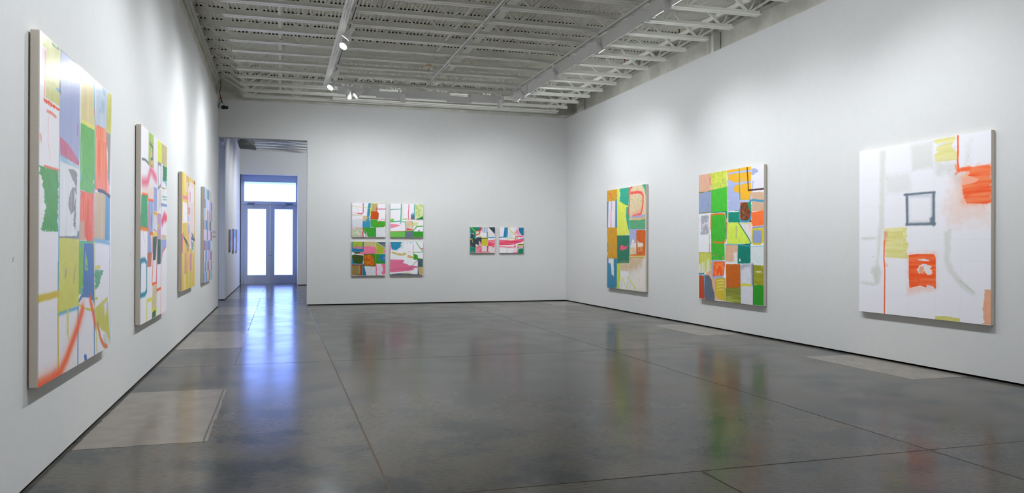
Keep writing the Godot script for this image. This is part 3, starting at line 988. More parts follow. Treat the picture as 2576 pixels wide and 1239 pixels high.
func services() -> void:
	pipe("sprinkler_pipe", "white sprinkler pipe between joists along the wall of four canvases", -0.01, 4.63, 0.028, 0.0, -26.4, 3.0)
	pipe("sprinkler_pipe", "white sprinkler pipe with brown gaskets along the wall of three canvases", 6.0, 4.62, 0.034, 0.0, -17.0, 2.0)
	var c := thing("conduit", "slim cream conduit running to the smoke detector", "pipe", Vector3(2.55, 4.62, -8.5))
	part(c, "pipe_run", Build.new().tube([Vector3(0, 0, 4.0), Vector3(0, 0, -4.4), Vector3(-0.03, -0.06, -4.55), Vector3(-0.06, -0.14, -4.62)], 0.02, 10), M.pipe_paint)
	part(c, "strap", Build.new().cbox(Vector3(0, 0, -1.8), Vector3(0.07, 0.05, 0.03), 0.004), M.pipe_paint)
	var t := thing("cable_tray", "flat white cable tray between joists beside the slim middle track", "cable tray", Vector3(3.05, 4.62, -4.5))
	part(t, "tray", Build.new().cbox(Vector3(0, 0, -6.0), Vector3(0.09, 0.012, 12.0), 0.002), M.pipe_paint)
	part(t, "rim", Build.new().cbox(Vector3(-0.043, 0.02, -6.0), Vector3(0.006, 0.04, 12.0), 0.001), M.pipe_paint)
	part(t, "rim", Build.new().cbox(Vector3(0.043, 0.02, -6.0), Vector3(0.006, 0.04, 12.0), 0.001), M.pipe_paint)
	var s := thing("smoke_detector", "round cream smoke detector hanging below a joist", "smoke detector", Vector3(2.46, 4.39, -13.15))
	part(s, "base", Build.new().lathe(Vector3.ZERO, Vector3.UP, [[0.0, 0.0], [0.08, 0.0], [0.085, 0.015], [0.06, 0.03], [0.055, 0.075], [0.0, 0.08]], 24), mat("detector_cream", Color(0.86, 0.80, 0.72), 0.5))
	part(s, "sensor_dome", Build.new().lathe(Vector3.ZERO, Vector3.DOWN, [[0.06, 0.0], [0.04, 0.018], [0.022, 0.028], [0.0, 0.03]], 20), M.detector_cream)
	part(s, "sensor_eye", Build.new().lathe(Vector3(0, -0.028, 0), Vector3.DOWN, [[0.018, 0.0], [0.014, 0.01], [0.0, 0.012]], 14), M.slot_dark)


# ---------------------------------------------------------------- small things
func small_things() -> void:
	# security camera in the far corner
	var p := Vector3(-1.19, 4.24, -17.26)
	var o := thing("security_camera", "small white security camera with black lens hanging in the upper corner", "camera", p)
	var d := Vector3(0.45, -0.45, 0.85).normalized()
	part(o, "mount", Build.new().lathe(Vector3(-0.02, 0.03, -0.07), Vector3(0, 0, 1), [[0.0, 0.0], [0.05, 0.0], [0.05, 0.02], [0.02, 0.03], [0.02, 0.07]], 16), M.grey_metal)
	part(o, "body", Build.new().lathe(Vector3(-0.02, 0.03, -0.02), d, [[0.0, -0.02], [0.045, -0.015], [0.05, 0.0], [0.05, 0.13], [0.046, 0.135]], 18), M.grey_metal)
	part(o, "lens", Build.new().lathe(Vector3(-0.02, 0.03, -0.02), d, [[0.047, 0.13], [0.046, 0.15], [0.02, 0.155], [0.0, 0.153]], 18), M.black_plastic)
	part(o, "infrared_disc", Build.new().lathe(Vector3(0.1, -0.035, 0.09), Vector3(0.5, -0.5, 0.75).normalized(), [[0.0, -0.02], [0.03, -0.012], [0.04, 0.0], [0.036, 0.006], [0.0, 0.008]], 18), M.black_plastic)
	part(o, "arm", Build.new().tube([Vector3(0.03, 0.0, 0.05), Vector3(0.1, -0.04, 0.08)], 0.008, 8), M.black_plastic)
	part(o, "cable", Build.new().tube([Vector3(-0.03, 0.06, -0.03), Vector3(-0.05, 0.12, -0.02), Vector3(-0.035, 0.2, -0.03), Vector3(-0.045, 0.33, -0.05), Vector3(-0.03, 0.45, -0.08), Vector3(-0.05, 0.62, -0.1)], 0.006, 6), M.black_plastic)
	part(o, "cable", Build.new().tube([Vector3(0.0, 0.07, -0.02), Vector3(-0.01, 0.13, 0.0), Vector3(-0.03, 0.19, -0.02), Vector3(-0.035, 0.25, -0.03)], 0.007, 6), M.red_cable)
	part(o, "cable", Build.new().tube([Vector3(0.02, 0.06, 0.0), Vector3(0.0, 0.12, 0.01), Vector3(-0.02, 0.2, -0.02)], 0.006, 6), M.black_plastic)
	# box and exit sign above the side opening in the hall
	var b := thing("junction_box", "grey box fixed above the side opening in the hall", "box", Vector3(-1.23, 3.606, -18.5))
	part(b, "case", Build.new().cbox(Vector3(-0.012, 0.13, 0), Vector3(0.04, 0.26, 0.5), 0.006), M.grey_metal)
	part(b, "cover", Build.new().cbox(Vector3(0.01, 0.13, 0), Vector3(0.006, 0.22, 0.42), 0.002), M.grey_metal)
	var s := thing("exit_sign", "white exit sign with red letters high on the hall wall", "sign", Vector3(-1.24, 3.79, -19.15))
	part(s, "sign_case", Build.new().cbox(Vector3(0, 0.1, 0), Vector3(0.046, 0.2, 0.36), 0.004), M.sign_white)
	var tm := TextMesh.new()
	tm.text = "EXIT"
	tm.font_size = 16
	tm.pixel_size = 0.0075
	tm.depth = 0.004
	var f := SystemFont.new()
	f.font_names = PackedStringArray(["Droid Sans"])
	tm.font = f
	var letters := part(s, "sign_letters", tm, M.sign_red, Vector3(0.025, 0.1, 0))
	letters.rotation.y = PI / 2.0
	# vinyl lettering beside the canvas of strips: two short lines, too small to read in the photograph
	var w := thing("wall_lettering", "two short lines of small grey lettering on the wall by the opening", "lettering", Vector3(LEFT, 1.45, -16.35))
	rng.seed = 12
	for row in 2:
		var tall: float = [0.055, 0.038][row]
		var at: float = [0.088, 0.008][row]
		var n: int = [9, 14][row]
		for k in n:
			var zz := 0.36 - 0.72 * (k + 0.5) / n
			var wd := 0.72 / n * 0.6
			var m := Build.new()
			for q in 3:
				if rng.randf() < 0.75:
					m.cbox(Vector3(0.001, at + tall * (0.06 + 0.44 * q), zz), Vector3(0.002, tall * 0.12, wd))
			m.cbox(Vector3(0.001, at + tall * 0.5, zz + wd * 0.45), Vector3(0.002, tall, wd * 0.2))
			part(w, "letter", m, M.vinyl_grey)
	# tiny wall numbers beside the canvases
	var marks := [["x", LEFT, -4.333, 1.2, "the glossy lavender canvas"], ["x", LEFT, -7.428, 1.2, "the red zigzag canvas"], ["z", BACK, 4.081, 1.21, "the canvas with teal and slate blocks"], ["z", BACK, 5.675, 1.206, "the canvas with the broad red band"],
		["x", RIGHT, -15.06, 1.21, "the canvas with the red loop"], ["x", RIGHT, -11.387, 1.208, "the patchwork of green and amber"], ["x", RIGHT, -7.736, 1.219, "the white canvas with the grey square"],
		["z", BACK, 1.468, 1.489, "the square canvas with orange block"], ["z", BACK, 1.468, 1.388, "the square canvas with dark green shape"], ["z", BACK, 3.184, 1.488, "the square canvas with green lower band"], ["z", BACK, 3.184, 1.383, "the square canvas with pink smear"]]
	for q in marks:
		var at := Vector3(q[1], q[3], q[2]) if q[0] == "x" else Vector3(q[2], q[3], q[1])
		var o2 := thing("wall_number", "tiny grey vinyl mark on the wall beside " + q[4], "label", at)
		var across := Vector3(0, 0, 1) if q[0] == "x" else Vector3(1, 0, 0)
		var out := Vector3.RIGHT if q[1] == LEFT else Vector3.LEFT if q[1] == RIGHT else Vector3.BACK
		var size := 1.0 if q[1] == LEFT else 0.55
		part(o2, "stroke", Build.new().cbox(out * 0.0006 + across * 0.004 * size, out.abs() * 0.0012 + (across * 0.005 + Vector3(0, 0.016, 0)) * size), M.vinyl_grey)
		part(o2, "stroke", Build.new().cbox(out * 0.0006 + (Vector3(0, 0.012, 0) - across * 0.004) * size, out.abs() * 0.0012 + (across * 0.012 + Vector3(0, 0.005, 0)) * size), M.vinyl_grey)


# ---------------------------------------------------------------- the pictures: shapes in thousandths of the width and height
const PAINT := {
	"P1": [
		["f","d0cf8a",[20,-1,226,-1,220,99,211,179,57,177,62,40,20,35],6,8,2],
		["s","e6c4d8",[21,38,64,41,60,87,17,93],1.5,80],
		["m","4c7a55",[69,7,84,4,226,1,226,8,168,13,79,13],"c8cf90",50,0,8],
		["l","ef5f52",[55,48,50,114,48,175],1.36,0.42,75],
		["f","f0bf52",[176,159,187,153,203,157,187,165],3,4,0],
		["f","78a8c8",[164,132,204,124,213,101,224,101,220,137,191,138],6,4,0],
		["l","4a5068",[215,103,213,130],2.12,0.68,80],
		["f","f2542f",[43,183,77,182,109,179,133,185,170,184,213,187,213,193,160,194,97,195,47,193],14,6,1],
		["l","ef6a58",[75,214,123,213,173,217],1.7,0.34,70],
		["l","f09a92",[90,228,87,306,101,321,110,350],1.02,0.42,45],
		["l","ef6a58",[12,294,15,305],2.55,0.85,50],
		["f","a9b0d8",[226,1,474,1,473,175,478,258,469,330,213,330,215,220],1,4,2],
		["l","5c6076",[226,1,223,137],1.53,0.17,90],
		["l","5c6076",[232,2,470,1],0.85,0.17,70],
		["l","e9ebf2",[479,-1,473,172],1.87,0.17,95],
		["f","cc6c90",[218,269,311,279,390,299,462,321,465,336,228,325],3,6,0],
		["s","8fb9d6",[211,328,228,326,469,337,463,347,212,346],2,85],
		["l","d05070",[444,202,442,237],1.7,0.42,80],
		["f","e8eaef",[214,346,463,346,467,577,215,575],2,8,2],
		["f","8f9199",[320,359,397,353,436,362,437,392,427,450,417,405,353,376],8,6,2],
		["f","94969d",[383,410,421,414,420,552,387,535,402,488,352,503,322,476,346,433],10,8,2],
		["f","e8eaef",[405,418,419,430,399,481],4,4,0],
		["l","e6b9a8",[360,434,358,502],1.27,0.26,80],
		["f","8c919c",[216,574,440,570,450,550,469,554,467,580,215,580],5,5,1],
		["f","4ca351",[5,378,203,374,195,561,34,562,10,560,3,532,52,490,46,446,7,402],12,5,0],
		["f","f2eef5",[1,402,14,405,31,428,46,448,44,473,60,491,52,519,29,553,38,561,1,563],22,2,1],
		["l","ef5f45",[50,375,201,373],1.19,0.34,80],
		["l","7dbcd8",[214,144,214,291,212,347,211,467,209,654],1.7,0.34,90],
		["l","3f9cb4",[206,654,205,747],1.87,0.34,95],
		["l","4a9cc0",[213,370,212,651],1.36,0.26,85],
		["f","e4d39c",[490,2,692,0,700,170,484,180],1,10,2],
		["l","e4e27c",[500,2,495,175],2.98,0.34,100],
		["l","b8e0e4",[514,2,509,45],1.7,0.51,70],
		["f","ebe47c",[484,175,700,168,700,186,484,190],4,4,0],
		["f","66bb5c",[484,187,700,184,704,394,672,415,476,414],2,5,0],
		["l","8cc8de",[503,255,498,331,485,381],2.21,0.34,90],
		["f","f3c7a0",[674,365,696,364,693,378,674,379],2,4,0],
		["f","c6d2e4",[705,2,921,2,904,153,724,158],2,12,2],
		["m","7fa9c8",[829,4,899,2,891,30,846,27],"c6d2e4",45,2,0],
		["m","a8c0d8",[754,61,882,46,857,102,755,107],"c6d2e4",40,2,0],
		["l","72b2dc",[682,3,699,113,714,177],2.55,0.26,95],
		["l","e07a90",[691,112,694,124],1.7,0.42,80],
		["f","cfcb62",[921,2,1003,1,991,160,904,154],1,5,0],
		["f","9d9e9b",[904,158,987,161,969,368,925,356,931,240,912,205],5,10,2],
		["m","ff6c3c",[727,158,902,153,912,205,910,246,924,330,967,368,968,404,777,397,704,398,712,229],"fdb190",45,2,4],
		["l","5fa0cc",[711,167,709,229,709,397],1.7,0.26,90],
		["f","e0ac94",[476,515,556,505,564,584,467,583],3,6,2],
		["m","f4562c",[488,415,675,414,678,586,582,586,547,567,546,508,504,526,479,512],"ff7a50",50,2,5],
		["l","7fb4de",[689,399,682,455,688,583],2.89,0.34,100],
		["l","fb7d50",[704,403,703,579],1.87,0.42,90],
		["l","7fb4de",[480,416,478,581],1.36,0.26,80],
		["f","dac09e",[716,405,895,404,884,582,706,580],3,8,2],
		["f","5aa1ce",[895,407,976,410,974,582,884,581],2,5,2],
		["l","4a4558",[761,397,845,395,976,407],2.55,0.26,100],
		["l","84b8d8",[684,582,815,585,974,592],2.89,1.02,95],
		["l","84b8d8",[972,592,975,668],1.36,0.42,80],
		["f","d9d65e",[218,578,468,580,469,799,310,808,211,812,212,673],1,5,0],
		["l","e9e7ee",[237,664,244,733],1.36,0.42,60],
		["l","a09a92",[301,680,287,700],2.55,0.51,75],
		["l","a8a07a",[417,678,397,721],2.55,0.51,60],
		["f","74bb90",[470,584,688,586,685,595,545,594,536,609,467,608],3,4,0],
		["f","80bb4e",[467,607,539,609,535,738,477,765,467,769],2,4,0],
		["f","4a7cbc",[543,594,692,595,707,824,686,800,618,785,523,778,467,795,467,783,507,767,530,741,533,660],3,5,2],
		["f","90c35c",[558,615,595,661,600,674,600,691,549,685,555,667],4,4,0],
		["f","4a7cbc",[560,669,600,676,584,679],2,4,0],
		["f","74b48c",[474,765,484,748,522,742,526,768],4,4,0],
		["l","dad85c",[708,591,713,663,714,832],2.21,0.34,100],
		["f","62ad82",[705,688,866,696,843,713,813,716,792,749,720,763],20,6,1],
		["f","dad760",[715,673,809,673,800,688,715,688],8,4,0],
		["f","d2ce52",[707,831,939,799,952,833,997,1004,967,968,890,933,832,921,744,881],2,4,0],
		["f","e6e2e8",[861,826,934,816,934,844,893,878,877,840],6,4,0],
		["f","d2ce52",[463,794,555,815,707,831,708,844,587,827,463,803],2,4,0],
		["f","d2ce52",[717,790,765,791,756,802,717,800],3,4,0],
		["m","d8d8c0",[856,940,920,936,982,986,891,988],"e6e2e8",40,0,0],
		["l","6fabd0",[971,668,982,794,993,908],1.19,0.26,90],
		["l","6fabd0",[993,908,999,1001],1.02,0.51,60],
		["l","d6bd3c",[-25,751,58,751,207,749],3.82,0.68,100],
		["l","d2ba40",[207,750,205,846,211,979],2.72,0.68,95],
		["l","52a6cc",[213,812,310,810,459,809],1.7,1.02,90],
		["l","dad65c",[315,808,320,884],2.21,0.17,100],
		["l","dad65c",[332,809,331,902],1.53,0.17,100],
		["l","3d86b8",[459,808,459,1001],2.21,0.26,100],
		["l","3d86b8",[701,843,711,1001],2.21,0.26,100],
		["l","ff8a60",[-11,996,129,995,226,991,312,957,379,917,450,876,524,820],10.2,6.8,45],
		["l","ff6736",[-11,996,129,996,226,992,312,957,379,917,450,876,524,820],5.95,2.98,100],
		["l","ff6736",[635,787,673,829,731,896],5.1,2.12,100],
		["l","e27e48",[758,890,814,951,872,982,935,997],3.82,0.51,100],
		["f","3f78bc",[545,977,582,979,593,999,555,1000],6,4,0],
		["l","dad65c",[730,845,755,999],2.55,0.26,100],
		["l","ece6da",[381,991,423,990],5.1,2.55,70],
	],
	"P2": [
		["f","a9c766",[245,1,432,2,431,180,241,181],3,8,0],
		["f","f0b898",[282,59,366,53,414,107,393,163,324,172,325,116,360,76],8,4,0],
		["l","6a7078",[291,59,382,70,393,132,332,140],2.72,0.51,100],
		["f","e6ec4e",[595,3,755,5,748,125,592,131],2,6,0],
		["f","c6b98a",[755,5,995,0,992,124,752,124],2,8,0],
		["l","6e7482",[28,169,136,163,244,171],2.12,0.68,100],
		["l","ec5a78",[45,284,153,278,224,269,286,222,324,196,417,211,529,232],7.65,5.1,85],
		["l","6e7482",[609,136,731,134,727,252,614,279,599,144],2.55,1.36,90],
		["f","2f8a5e",[802,127,992,124,986,209,798,223,811,173],12,8,2],
		["s","4aa0a0",[824,221,986,209,976,258,917,224],3,70],
		["l","b8a83a",[752,263,919,260],1.27,0.26,100],
		["l","5fb090",[790,314,978,308],1.27,0.34,80],
		["l","5fb090",[801,331,990,323],1.02,0.34,80],
		["l","5fb090",[843,264,853,328],1.02,0.34,60],
		["f","dfd6d0",[631,288,742,276,738,368,618,416],2,4,0],
		["f","a3b0dc",[441,281,580,278,574,411,426,414],2,5,2],
		["l","92a4d8",[745,363,991,358],2.98,0.26,100],
		["l","92a4d8",[752,363,741,469],1.7,0.26,100],
		["s","f4c0a0",[33,346,405,361,409,280,45,318],8,45],
		["l","ff6a30",[38,347,127,344,226,343,249,365,412,360],3.06,1.36,100],
		["m","55b078",[12,349,211,343,230,484,228,463,229,518,2,518,1,471],"4aa070",50,0,3],
		["f","a3b0dc",[241,370,405,364,415,479,405,458,404,644,217,640,226,520,238,483],2,6,2],
		["l","ff6a30",[244,392,258,466,245,510],1.7,0.42,90],
		["l","f86a3a",[352,445,347,480,355,459,359,488],4.25,1.27,100],
		["f","e9d65a",[413,415,584,413,575,446,414,452],3,4,0],
		["f","d0a4c8",[584,420,746,419,734,447,730,566,582,566,586,452],2,5,0],
		["l","f0a860",[432,422,551,428,563,474],2.55,0.85,100],
		["f","dfe4ee",[439,437,542,433,550,453,552,519,440,511,432,457],3,4,0],
		["l","e0704a",[432,457,440,516,552,524],1.7,0.85,70],
		["l","f0405a",[776,462,886,416,982,433],5.95,3.4,85],
		["l","f0405a",[785,477,844,449,966,440],5.1,3.4,80],
		["f","eede4a",[434,531,581,528,574,551,421,558],4,4,0],
		["f","dcc9a0",[752,538,969,538,962,565,749,568],4,4,0],
		["l","f5862f",[8,518,245,519],3.4,1.02,100],
		["f","e6d060",[615,479,659,475,660,506,616,506],2,4,0],
		["f","a3b0dc",[745,570,978,565,980,609,829,630,772,667,735,719],3,6,0],
		["l","ff7440",[951,610,810,641,753,698,739,845,728,996],1.87,0.51,100],
		["f","ecdcd0",[325,537,401,541,385,692,361,643],3,4,0],
		["l","ff6a30",[309,540,407,538,418,683,391,795,402,815,564,811],2.55,0.85,100],
		["f","4a6a58",[418,558,574,549,521,683,418,684],3,8,0],
		["f","4a6a58",[603,567,730,566,727,708,586,710],3,8,0],
		["l","f0405f",[589,566,568,695,546,801],3.4,1.27,90],
		["f","cc7a62",[217,639,377,639,353,716,213,715],6,8,0],
		["l","c06a78",[65,532,125,586],0.85,0.26,60],
		["l","3f8fae",[1,681,128,676,194,694,198,839,132,854,-11,853],4.25,1.27,100],
		["l","3f8fae",[7,681,-6,851],3.4,1.02,90],
		["f","dccba6",[409,820,568,824,564,950,392,946],3,7,0],
		["l","ff6a30",[568,705,569,872],1.87,0.68,80],
		["l","ff6a30",[572,855,739,850],2.55,0.68,100],
		["l","dfe24a",[190,997,209,893,391,892,392,946],3.4,1.02,95],
		["f","dfe24a",[392,946,572,951,559,998,387,999],2,4,0],
		["f","46705c",[406,966,536,961,530,996,394,1000],5,4,0],
	],
	"P3": [
		["m","e0bd48",[24,3,1028,-2,975,999,-25,1000],"eccf86",45,2,0],
		["f","eed8d8",[425,40,904,33,938,474,725,555,441,485],14,8,2],
		["f","efe6e6",[39,244,356,244,377,414,38,429],6,8,0],
		["l","e88090",[51,209,369,198],4.25,1.7,100],
		["f","f0e4ec",[584,72,887,68,910,193,631,237],12,6,0],
		["f","ead2de",[478,429,897,553,928,689,524,631],10,8,2],
		["f","c97a98",[303,7,378,3,365,58,304,59],4,6,2],
		["f","8a9c5a",[439,6,486,7,481,90,435,93],4,6,2],
		["f","b8402c",[903,4,1037,-3,1029,29,904,33],4,6,2],
		["f","c8d0d8",[305,68,365,63,368,153,308,148],4,6,2],
		["f","d88098",[546,126,602,125,590,221,549,214],4,6,2],
		["f","cc7a9c",[449,275,551,274,545,335,451,339],4,6,2],
		["f","b8c8dc",[360,351,530,349,531,391,361,401],4,6,2],
		["f","d0707a",[-7,520,62,519,46,682,-15,677],4,6,2],
		["f","dc8a90",[194,683,311,684,302,865,171,858],4,6,2],
		["f","d888a0",[590,685,721,688,711,853,596,845],4,6,2],
		["f","a8b85a",[343,738,404,744,396,966,343,959],4,6,2],
		["f","ccc84e",[596,850,719,856,699,999,585,998],4,6,2],
		["f","9ab4cc",[439,430,533,427,536,511,441,503],4,6,2],
		["f","c890a8",[352,145,398,151,390,341,359,333],4,6,2],
		["l","4a5848",[110,505,147,552,368,590,461,622,409,671,308,595,111,544],2.98,0.51,100],
		["l","4e6470",[723,507,870,544,855,611,728,650,683,546,986,562],3.82,0.85,100],
		["f","86b098",[701,574,854,592,840,664,712,650],5,4,0],
		["l","e07078",[487,484,514,796],2.55,0.85,80],
	],
	"P4": [
	],
	"R1": [
		["f","d69f2c",[-3,0,284,1,279,94,230,115,-1,111],3,6,0],
		["l","f0584f",[65,26,102,55,122,81],2.16,0.72,100],
		["f","5a8f9c",[245,65,275,64,273,77,249,77],4,4,0],
		["f","8a7a3a",[7,20,26,21,26,28,7,27],4,4,0],
		["f","8a7a3a",[7,38,26,40,26,47,7,45],4,4,0],
		["f","8a7a3a",[7,57,26,58,26,65,7,64],4,4,0],
		["f","8a7a3a",[7,80,27,81,27,88,7,87],4,4,0],
		["f","3f88b2",[-1,111,230,115,279,94,282,386,0,383],1,8,2],
		["f","e6dce4",[41,112,232,115,229,384,26,382],3,3,2],
		["l","f4588a",[120,114,126,184,110,232,119,383],2.59,0.72,100],
		["f","d29a26",[0,383,279,386,284,459,282,700,21,697,4,456],2,6,0],
		["f","4a98c0",[4,527,39,556,30,586,5,591],4,4,0],
		["f","4a98c0",[5,596,35,609,30,630,5,633],4,4,0],
		["l","e87a70",[165,588,172,610],1.73,0.72,100],
		["f","4a9cae",[2,412,16,418,13,452,2,452],4,4,0],
		["f","dbe25a",[284,1,346,4,347,112,584,185,600,468,282,467],2,6,0],
		["f","34a78c",[346,2,609,2,584,186,474,163,350,126,349,88,362,84,362,34,346,31],2,5,0],
		["l","c0603a",[579,16,573,105],2.16,0.72,70],
		["f","34a78c",[525,192,584,192,599,297,603,442,551,371,519,285],3,5,0],
		["f","e8e6d8",[449,218,464,218,464,226,449,225],4,4,0],
		["f","e8e6d8",[470,259,485,259,485,267,470,266],4,4,0],
		["f","e8e6d8",[474,304,489,304,489,312,474,311],4,4,0],
		["f","e8e6d8",[379,308,395,308,395,316,379,316],4,4,0],
		["f","e8e6d8",[481,339,496,340,496,347,481,347],4,4,0],
		["f","e8e6d8",[425,404,440,405,440,412,425,412],4,4,0],
		["f","e8e6d8",[556,428,571,428,571,436,556,436],4,4,0],
		["f","e8e6dc",[452,463,551,458,600,456,600,468],4,4,0],
		["f","9ade3e",[288,461,343,464,337,476,292,473],5,4,0],
		["f","34a78c",[609,2,998,-1,999,110,971,50,914,0,764,-1],1,4,0],
		["f","dcc6a2",[615,7,693,1,914,1,971,46,999,110,995,319,848,327,602,321,583,166],3,9,0],
		["l","ee5a54",[667,6,621,15,608,163,593,185,589,250,602,293],3.96,0.58,100],
		["l","ef5a52",[646,63,717,62,811,62,892,73,937,102,938,165,910,240,882,275,766,281,695,286],5.04,0.86,100],
		["l","f09080",[882,243,790,258,695,273],6.48,4.32,55],
		["f","a9aacb",[638,282,707,292,766,280,986,282,986,308,767,308,638,302],8,6,1],
		["l","e6b060",[696,319,859,319,989,310],2.88,1.44,80],
		["l","6aaa4a",[651,123,680,125],1.15,0.14,100],
		["l","6aaa4a",[831,101,832,151],1.01,0.22,100],
		["l","6aaa4a",[872,158,902,147],1.3,0.22,100],
		["f","5ea47c",[602,321,848,328,989,319,992,415,607,409],3,5,1],
		["f","a4acd4",[607,409,992,415,996,426,779,424,782,504,779,466,776,654,621,655,604,494,603,484],2,5,0],
		["f","d2641f",[779,424,985,425,998,435,997,469,993,665,621,668,611,660,780,646,779,466],2,6,0],
		["f","2b7a60",[285,468,600,468,603,469,605,738,286,746,284,466],1,5,0],
		["f","f0587a",[361,583,402,560,476,573,523,578,579,554,569,575,529,593,523,605,476,606,447,616,361,606],8,6,0],
		["l","d2641f",[614,494,615,697],1.44,0.36,90],
		["f","e2ddd6",[665,539,672,511,703,507,733,524,710,544,773,546,776,588,627,590,631,571],9,4,0],
		["f","dcc7a4",[627,588,773,585,774,651,628,655],7,8,0],
		["f","e6ddd2",[800,515,829,530,829,559,847,539,932,545,945,573,811,588],8,6,0],
		["m","dcae7c",[811,583,945,573,945,626,823,627],"d2641f",50,0,0],
		["l","e2e04a",[621,670,993,668],1.58,0.22,100],
		["f","c9a070",[608,677,993,672,945,693,824,690,698,689,622,722],8,8,0],
		["s","d0b088",[376,746,605,738,621,682,945,678,898,756,648,810,597,807,370,817],9,80],
		["s","ebe4de",[649,860,922,794,993,697,995,996,611,1000],12,85],
		["f","3d86a8",[6,657,28,698,283,700,281,997,4,1001],1,9,2],
		["f","dfe0e2",[40,700,190,700,200,869,139,868,109,751,40,744],6,4,2],
		["f","dfe0e2",[177,874,203,874,203,889],3,4,0],
		["f","c8d840",[284,747,376,746,368,935,343,920,347,997,269,998,284,964],5,5,0],
		["f","e9e7ea",[377,817,584,822,598,998,351,998,373,919],6,3,0],
		["l","d4dc40",[396,995,422,882,552,993,555,870,789,994],1.87,0.22,100],
		["l","c05a50",[845,878,855,906],0.72,0.29,80],
		["l","5aa090",[383,751,438,836],1.01,0.43,50],
	],
	"R2": [
		["f","dfae94",[-6,-1,201,-1,206,139,-2,139],3,5,0],
		["l","f4609a",[188,36,197,87],2.52,0.43,100],
		["f","cfd653",[199,-1,464,-1,467,125,275,129,208,129],3,14,0],
		["m","b8cf58",[210,58,465,62,465,125,213,126],"e0e060",50,0,0],
		["f","e0b890",[210,129,264,127,269,133,221,135],3,4,0],
		["f","4dc43c",[210,135,275,131,467,124,473,314,212,311],2,4,0],
		["l","7a7a34",[-2,142,134,145,205,139],1.58,0.29,100],
		["f","97a2c6",[-2,147,208,143,212,308,-1,311],3,5,0],
		["l","7a7a34",[-1,312,212,309],1.3,0.29,100],
		["f","e8e8ee",[-1,314,209,315,204,518,0,516],1,3,0],
		["m","a8acb6",[35,330,168,330,185,437,169,472,36,486,47,393],"e8e8ee",34,0,6],
		["l","8a8f9a",[46,336,125,336],1.15,0.58,80],
		["l","8a8f9a",[58,393,158,375],1.01,0.58,70],
		["l","9095a0",[42,470,125,477,169,462],3.6,2.16,60],
		["l","ee8aa6",[1,355,81,424,153,517],0.86,0.29,80],
		["f","46bb36",[214,321,431,327,463,345,457,520,457,539,432,553,438,683,220,686,215,487,213,518],2,6,0],
		["f","0f8f78",[431,312,473,314,473,355,461,384,451,335],3,4,0],
		["l","0f8f78",[217,312,451,314],1.44,0.29,100],
		["f","0f8f78",[442,423,452,491,432,452],4,4,0],
		["l","ef7c1e",[212,336,203,387,210,445],2.16,0.36,100],
		["l","ef7c1e",[210,331,265,326,421,329,451,344,458,403,452,520,448,519,432,547,391,551,250,545],2.45,0.22,100],
		["l","e8c8a0",[441,339,451,384],0.72,0.22,100],
		["l","ee9a4a",[472,126,481,307,482,477],1.73,0.58,90],
		["l","0f8f78",[467,394,464,520],1.15,0.29,100],
		["f","f7b92a",[465,-1,826,0,831,246,673,238,588,177,480,77],1,4,0],
		["f","b2bce4",[474,72,510,71,549,90,598,112,588,133,569,151,636,175,673,200,673,307,589,305,491,316],12,4,1],
		["f","b2bce4",[549,90,646,109,588,117],10,4,0],
		["f","f7b92a",[588,138,660,121,660,181,574,168,608,154],12,4,1],
		["l","b2bce4",[506,75,501,27,664,27,826,32],3.17,0.14,100],
		["l","b2bce4",[569,114,665,112,856,112,836,191,812,240],3.02,0.14,100],
		["s","c8c4c8",[669,77,730,91,684,149,667,143],3,70],
		["l","3f9cc0",[656,0,661,162,669,238],2.02,0.22,100],
		["l","4a2a30",[770,1,781,95,788,171,1003,174],2.02,0.22,100],
		["f","e6e4ec",[828,0,997,0,999,169,831,168],1,2,0],
		["f","a8aed2",[828,20,866,16,919,32,932,47,884,54,871,67,830,61],8,4,0],
		["l","b2bce4",[856,112,836,191],2.88,0.14,100],
		["l","4a2a30",[788,171,1003,174],2.16,0.22,100],
		["f","d8b498",[836,189,996,194,1000,327,839,326],6,5,0],
		["l","429cc4",[795,250,867,245,920,253,1005,261],2.88,0.43,100],
		["l","c0c8ea",[673,245,795,250],3.6,0.22,100],
		["f","10927a",[491,319,666,323,666,402,492,397],2,5,0],
		["f","10927a",[579,306,656,309,661,314,589,313],4,4,0],
		["m","5a4a34",[673,254,795,258,830,283,830,404,690,393,668,361],"a8421e",50,0,3],
		["f","1f9a72",[777,257,830,251,830,339,795,300],10,6,0],
		["m","e07a34",[680,352,713,320,741,331,761,350,741,373,694,369],"6a4a30",55,0,6],
		["l","45a0cc",[662,309,658,361,676,394,778,398,819,380,832,334],2.88,0.36,100],
		["f","ff6c2c",[839,334,921,330,1000,325,1008,427,850,436,838,413],10,10,0],
		["s","ff8a50",[836,328,1003,323,1012,436,840,436],4,45],
		["f","9aa6ca",[837,439,999,431,1001,447,840,450],4,4,0],
		["f","dcf05a",[492,399,638,401,666,423,797,523,829,557,472,561,467,490,474,520],2,6,0],
		["l","1c8f6c",[647,401,797,523,829,557],1.87,0.22,100],
		["m","b8c488",[604,426,628,427,619,522,600,521],"dcf05a",45,2,0],
		["f","ece2e2",[680,414,828,413,837,524,837,523,824,546,797,513],2,3,0],
		["s","f2c8b4",[796,412,832,413,833,473,805,459],3,60],
		["l","d8dc60",[680,409,828,411],1.44,0.72,80],
		["f","dccb3e",[843,450,1003,449,1001,497,1001,547,957,569,860,568,833,546,837,495],2,5,0],
		["f","97a4cc",[859,463,975,466,978,497,976,553,860,555,849,537],3,5,0],
		["f","ebeaf0",[2,484,180,486,179,626,3,627],2,2,0],
		["l","c8c040",[182,486,186,626],1.87,0.36,100],
		["l","c05a70",[213,565,197,565,194,626],0.72,0.14,80],
		["l","b8b23a",[3,629,213,631],1.58,0.36,100],
		["f","ccd060",[3,632,216,633,220,759,160,771,105,798,4,796],3,8,2],
